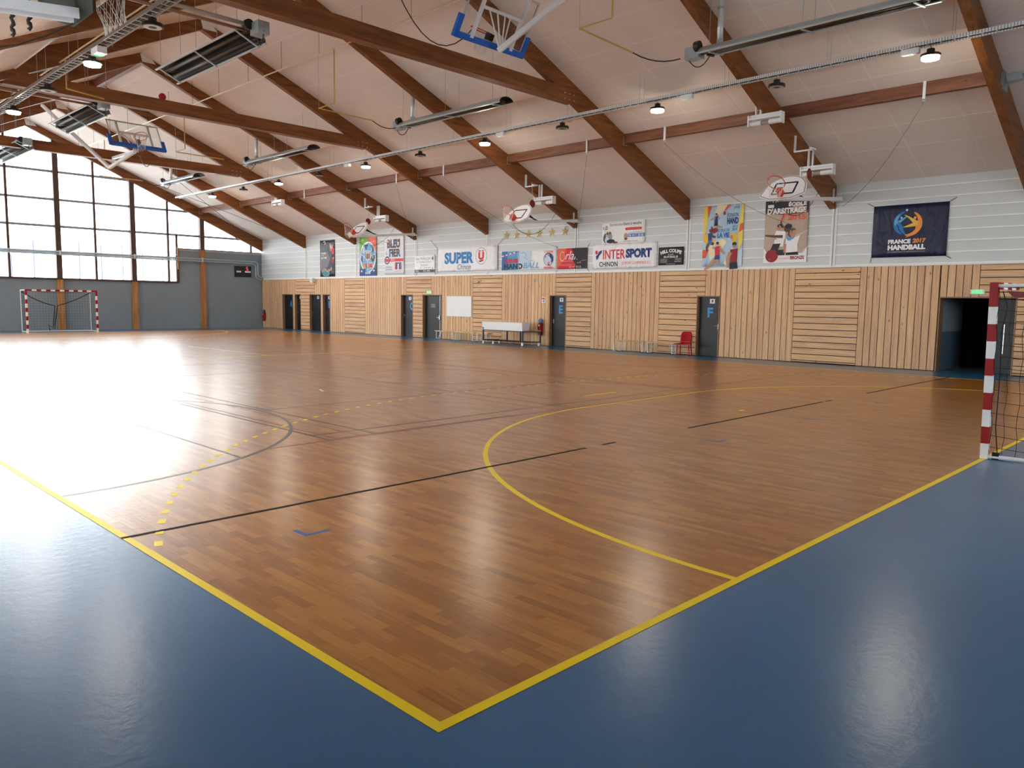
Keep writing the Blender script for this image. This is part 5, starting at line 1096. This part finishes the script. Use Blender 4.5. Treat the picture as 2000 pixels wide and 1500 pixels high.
# 8 INTERSPORT
B = Banner('sponsor_banner', 'wide white banner with red and navy capital letters', 16.81, 13.85, 3.10, 4.03, 'cloth_white')
B.ell(0.065, 0.33, 0.022, 0.085, 'red', 'logo_dot'); B.pg([(0.055, 0.48), (0.085, 0.42), (0.105, 0.30), (0.155, 0.24), (0.155, 0.34), (0.115, 0.46), (0.09, 0.60), (0.07, 0.64)], 'deep', 'logo_swoosh'); B.txt('INTER', 0.175, 0.24, 0.525, 0.62, 'red', 0.015); B.txt('SPORT', 0.535, 0.23, 0.925, 0.60, 'deep', 0.06); B.txt('CHINON', 0.115, 0.72, 0.41, 0.92, 'ink', 0.02); B.txt('LE SPORT COMMENCE ICI', 0.475, 0.74, 0.90, 0.85, 'coral', 0.0, 0.1)
for k in range(6): B.ell(0.02+0.19*k, 0.03, 0.006, 0.02, 'grey', 'eyelet', 8); B.ell(0.02+0.19*k, 0.97, 0.006, 0.02, 'grey', 'eyelet', 8)
# 9 estate agent board
B = Banner('estate_board', 'white property board with a family picture, above the red and navy lettered banner', 16.38, 14.40, 4.00, 4.86, 'print_white', 'sign', amp=0.0)
B.txt('Recherche', 0.19, 0.09, 0.49, 0.21, 'lilac', 0.0); B.txt('biens à vendre', 0.51, 0.07, 0.92, 0.20, 'dgrey', 0.012)
B.line([(0.04, 0.22), (0.04, 0.34)], 0.03, 'deep', 'logo'); B.line([(0.065, 0.32), (0.075, 0.36), (0.095, 0.34), (0.10, 0.20)], 0.025, 'deep', 'logo'); B.ring(0.12, 0.27, 0.018, 0.07, 0.025, 'deep', 'logo'); B.txt('iad', 0.07, 0.40, 0.12, 0.45, 'grey', 0.0)
B.pg([(0.555, 0.36), (0.57, 0.31), (0.92, 0.31), (0.935, 0.36), (0.92, 0.42), (0.57, 0.42)], 'red', 'red_pill'); B.txt('Estimation offerte', 0.60, 0.335, 0.90, 0.395, 'rose', 0.0); B.txt('mandataire MORENO', 0.64, 0.50, 0.94, 0.55, 'grey', 0.0); B.rect(0.625, 0.58, 1.0, 0.72, 'blue', 'phone_strip'); B.txt('06 14 11 20 20', 0.64, 0.60, 0.97, 0.70, 'white', 0.02)
B.ell(0.575, 0.68, 0.045, 0.14, 'skin', 'portrait'); B.ell(0.575, 0.79, 0.035, 0.05, 'dskin', 'portrait'); B.txt('immobilier conseil', 0.52, 0.86, 0.84, 0.91, 'lilac', 0.0)
for x, y, rx, ry, c in ((0.10, 0.72, 0.06, 0.22, 'dgrey'), (0.15, 0.62, 0.05, 0.2, 'sand'), (0.20, 0.66, 0.05, 0.22, 'grey'), (0.13, 0.80, 0.05, 0.14, 'pale'), (0.22, 0.86, 0.10, 0.09, 'ink'), (0.32, 0.92, 0.07, 0.04, 'dskin'), (0.14, 0.52, 0.025, 0.06, 'dskin'), (0.20, 0.50, 0.025, 0.06, 'dskin')): B.ell(x, y, rx, ry, c, 'family_picture', 12)
# 10 MILL COUPE
B = Banner('sponsor_board', 'small black board with arched white lettering', 13.78, 12.73, 3.17, 3.80, 'print_black', 'sign', amp=0.0)
B.txt('MILL COUPE', 0.10, 0.10, 0.90, 0.30, 'white', 0.05, arcr=(0, 0, 1.1)); B.txt('AVOINE', 0.38, 0.37, 0.60, 0.45, 'paper', 0.0); B.txt('02.47.58.63.10', 0.22, 0.48, 0.78, 0.60, 'white', 0.03)
for k, (a, b) in enumerate((('Coiffure', 'Technicien'), ('Homme', 'Visagiste'), ('Femme Enfant', 'Barbier'))): B.txt(a, 0.08, 0.64+k*0.08, 0.36, 0.70+k*0.08, 'paper', 0.0); B.txt(b, 0.66, 0.62+k*0.08, 0.92, 0.68+k*0.08, 'paper', 0.0)
B.txt('sur rendez-vous', 0.32, 0.91, 0.68, 0.96, 'paper', 0.0)
# 11 ECOLE DE HAND
B = Banner('handball_school_poster', 'bright poster reading ECOLE DE HAND with four jumping players', 11.98, 10.50, 3.08, 5.11, 'cloth_sky', 'poster', amp=0.005)
B.pg([(0, 0), (0.12, 0), (0.10, 0.3), (0.04, 0.5), (0, 0.55)], 'yellow', 'ray'); B.pg([(0.1, 0), (0.2, 0), (0.12, 0.2), (0.1, 0.12)], 'coral', 'ray'); B.pg([(0.34, 0), (0.62, 0), (0.4, 0.16), (0.28, 0.12)], 'cream', 'ray'); B.pg([(0.4, 0), (0.52, 0), (0.36, 0.13)], 'gold_ink', 'ray'); B.pg([(0.60, 0.0), (0.70, 0.0), (0.50, 0.12)], 'coral', 'ray')
B.pg([(0.95, 0), (1, 0), (1, 0.62), (0.9, 0.75), (0.88, 0.4)], 'yellow', 'ray'); B.pg([(0.92, 0.33), (1, 0.3), (1, 0.42), (0.90, 0.46)], 'coral', 'ray'); B.pg([(0.0, 0.45), (0.10, 0.47), (0.5, 0.68), (0.28, 0.74), (0, 0.58)], 'gold_ink', 'ray'); B.pg([(0.1, 0.64), (0.5, 0.55), (0.62, 0.6), (0.4, 0.8), (0.2, 0.9)], 'cream', 'ray'); B.pg([(0.0, 0.72), (0.16, 0.72), (0.08, 0.86), (0, 0.86)], 'coral', 'ray'); B.pg([(0.55, 0.95), (0.72, 0.72), (0.78, 0.75), (0.62, 1.0)], 'cream', 'ray'); B.pg([(0.66, 0.45), (0.9, 0.5), (0.8, 0.66), (0.7, 0.55)], 'gold_ink', 'ray'); B.pg([(0.8, 0.8), (1, 0.7), (1, 1), (0.9, 1)], 'pale', 'ray')
B.txt('ÉCOLE DE', 0.60, 0.13, 0.88, 0.195, 'deep', 0.02); B.txt('HAND', 0.60, 0.21, 0.88, 0.315, 'deep', 0.05); B.txt('2013', 0.74, 0.335, 0.86, 0.375, 'blue', 0.02); B.txt('2014', 0.73, 0.385, 0.86, 0.425, 'blue', 0.02); B.txt('ÉCOLE DE', 0.37, 0.375, 0.67, 0.435, 'blue', 0.02); B.txt('LA VIE', 0.37, 0.45, 0.67, 0.535, 'blue', 0.05); B.rect(0.5, 0.11, 0.56, 0.16, 'crimson', 'stamp'); B.txt('FFHB', 0.78, 0.04, 0.90, 0.065, 'dgrey', 0.0)
B.player(0.32, 0.24, 0.20, 'deep', 'navy', 'skin', [[(-0.1, -0.2), (-0.5, -0.12), (-0.66, 0.0)], [(0.2, -0.2), (0.45, -0.1)]], [[(0.0, 0.4), (0.35, 0.5), (0.85, 0.62)], [(-0.05, 0.4), (0.12, 0.7)]], 'crimson'); B.ell(0.42, 0.165, 0.03, 0.022, 'pale', 'ball', 12)
B.player(0.18, 0.52, 0.24, 'deep', 'blue', 'dskin', [[(0.1, -0.2), (0.2, -0.5), (0.15, -0.75)], [(0.2, -0.1), (0.6, 0.0)]], [[(-0.1, 0.4), (-0.3, 0.7), (-0.25, 0.95)], [(0.1, 0.4), (0.45, 0.45)]], 'crimson'); B.ell(0.30, 0.41, 0.06, 0.045, 'crimson', 'player', 14)
B.player(0.38, 0.76, 0.28, 'red', 'deep', 'skin', [[(-0.2, -0.2), (-0.4, -0.3)], [(0.2, -0.2), (0.5, 0.0), (0.7, 0.15)]], [[(-0.1, 0.4), (-0.5, 0.7), (-1.1, 1.05)], [(0.0, 0.4), (0.15, 0.7)]]); B.ell(0.31, 0.66, 0.035, 0.025, 'pale', 'ball', 12)
B.player(0.80, 0.86, 0.42, 'crimson', 'ink', 'skin', [[(-0.2, -0.2), (-0.35, 0.1), (-0.3, 0.4)]], [], 'ink'); B.ell(0.73, 0.53, 0.035, 0.03, 'grey', 'ball', 12)
# 12 ECOLE D'ARBITRAGE
B = Banner('referee_school_poster', "poster reading ECOLE D'ARBITRAGE 2015 with three players", 9.74, 8.31, 3.14, 5.10, 'cloth_sand', 'poster', amp=0.004)
B.rect(0, 0, 1, 0.17, 'ink', 'dark_top'); B.pg([(0, 0.17), (1, 0.17), (1, 0.22), (0.5, 0.24), (0, 0.20)], 'dskin', 'dark_top'); B.rect(0, 0.85, 1, 1, 'white', 'white_base'); B.pg([(0, 0.75), (0.1, 0.85), (0.5, 0.87), (0.9, 0.85), (1, 0.75), (1, 0.9), (0, 0.9)], 'white', 'white_base')
B.txt('ÉCOLE', 0.54, 0.03, 0.95, 0.105, 'white', 0.05); B.txt("D'ARBITRAGE", 0.05, 0.12, 0.95, 0.215, 'white', 0.05); B.txt('2015', 0.53, 0.235, 0.95, 0.325, 'coral', 0.05); B.rect(0.06, 0.06, 0.2, 0.11, 'paper', 'emblem')
B.line([(0.44, 0.44), (0.38, 0.36), (0.44, 0.23)], [0.04, 0.03, 0.02], 'dskin', 'player'); B.line([(0.40, 0.34), (0.47, 0.22), (0.53, 0.23)], 0.03, 'coral', 'player')
B.pg([(0.28, 0.48), (0.5, 0.50), (0.5, 0.62), (0.36, 0.66), (0.24, 0.56)], 'white', 'player'); B.ell(0.34, 0.43, 0.06, 0.05, 'skin', 'player', 12); B.ell(0.36, 0.405, 0.06, 0.03, 'ink', 'player', 12); B.ell(0.54, 0.45, 0.085, 0.065, 'dskin', 'player', 14); B.ell(0.56, 0.42, 0.08, 0.04, 'ink', 'player', 14)
B.line([(0.44, 0.58), (0.22, 0.57), (0.02, 0.55)], [0.05, 0.04, 0.025], 'dskin', 'player'); B.pg([(0.26, 0.62), (0.48, 0.63), (0.46, 0.74), (0.22, 0.74)], 'white', 'player'); B.pg([(0.22, 0.69), (0.40, 0.69), (0.34, 0.79), (0.52, 0.79), (0.50, 0.88), (0.30, 0.88), (0.14, 0.82)], 'ink', 'player')
B.pg([(0.52, 0.60), (0.70, 0.60), (0.84, 0.56), (0.78, 0.72), (0.80, 0.85), (0.54, 0.85), (0.50, 0.72)], 'white', 'player'); B.pg([(0.52, 0.60), (0.72, 0.60), (0.66, 0.645), (0.56, 0.65)], 'sky', 'player'); B.ell(0.66, 0.53, 0.07, 0.06, 'skin', 'player', 12); B.pg([(0.55, 0.56), (0.58, 0.46), (0.70, 0.455), (0.74, 0.48), (0.66, 0.49), (0.62, 0.60)], 'dskin', 'player'); B.line([(0.72, 0.58), (0.88, 0.54), (1.0, 0.50)], [0.04, 0.03, 0.02], 'sand', 'player'); B.pg([(0.54, 0.84), (0.80, 0.83), (0.82, 0.88), (0.52, 0.88)], 'ink', 'player'); B.line([(0.51, 0.70), (0.50, 0.84)], 0.04, 'skin', 'player')
B.ell(0.2, 0.885, 0.15, 0.105, 'crimson', 'round_badge'); B.ell(0.2, 0.885, 0.10, 0.07, 'white', 'round_badge'); B.ell(0.2, 0.885, 0.055, 0.04, 'crimson', 'round_badge'); B.ell(0.22, 0.875, 0.03, 0.025, 'rose', 'round_badge'); B.txt('ECOLE LABELLISEE', 0.37, 0.915, 0.62, 0.945, 'rose', 0.0); B.txt('BRONZE', 0.64, 0.895, 0.95, 0.95, 'crimson', 0.03)
# 13 FRANCE 2017
B = Banner('tournament_banner', 'large navy banner with a blue and orange round emblem', 6.36, 4.36, 3.21, 4.69, 'cloth_navy', amp=0.004)
A = lambda cx, cy, r, a0, a1, n=14: [(cx+r*math.cos(math.radians(a0+(a1-a0)*k/n))*1.0, cy-r*1.37*math.sin(math.radians(a0+(a1-a0)*k/n))) for k in range(n+1)]
def taper(n, m, e0=0.008, e1=0.008): return [e0+(m-e0)*math.sin(math.pi*k/n)**0.8 if k < n/2 else e1+(m-e1)*math.sin(math.pi*k/n)**0.8 for k in range(n+1)]
B.line(A(0.475, 0.36, 0.165, 105, 245), taper(14, 0.075, 0.02, 0.008), 'blue', 'emblem_figure'); B.line(A(0.475, 0.36, 0.165, 130, 190), taper(14, 0.05), 'sky', 'emblem_figure'); B.ell(0.455, 0.11, 0.016, 0.022, 'pale', 'emblem_ball', 14)
B.line([(0.335, 0.36), (0.38, 0.31), (0.47, 0.22)], [0.07, 0.05, 0.015], 'sky', 'emblem_figure'); B.line([(0.35, 0.33), (0.385, 0.42), (0.41, 0.51), (0.46, 0.585)], [0.03, 0.08, 0.06, 0.008], 'blue', 'emblem_figure'); B.ell(0.388, 0.25, 0.014, 0.02, 'pale', 'emblem_head', 12)
B.line(A(0.475, 0.36, 0.165, 62, -100), taper(14, 0.085, 0.015, 0.01), 'orange', 'emblem_figure'); B.line([(0.62, 0.37), (0.53, 0.40), (0.42, 0.435)], [0.10, 0.06, 0.008], 'gold_ink', 'emblem_figure'); B.line([(0.60, 0.38), (0.545, 0.31), (0.49, 0.25), (0.43, 0.20)], [0.10, 0.06, 0.03, 0.012], 'gold_ink', 'emblem_figure'); B.line([(0.61, 0.40), (0.60, 0.50), (0.54, 0.58), (0.46, 0.625)], [0.06, 0.06, 0.04, 0.008], 'orange', 'emblem_figure'); B.ell(0.57, 0.265, 0.018, 0.026, 'rose', 'emblem_head', 12)
B.txt('FRANCE', 0.225, 0.66, 0.53, 0.745, 'white', 0.06); B.txt('2017', 0.555, 0.655, 0.73, 0.74, 'orange', 0.05, 0.1); B.txt('HANDBALL', 0.225, 0.765, 0.73, 0.865, 'white', 0.07); B.txt('25E CHAMPIONNAT DU MONDE MASCULIN IHF', 0.225, 0.885, 0.73, 0.915, 'grey', 0.01)
B.cords([((0, 0), (-0.19, 0.10)), ((1, 0), (0.17, 0.10)), ((1, 1), (0.13, -0.08)), ((0, 1), (-0.02, -0.14))])
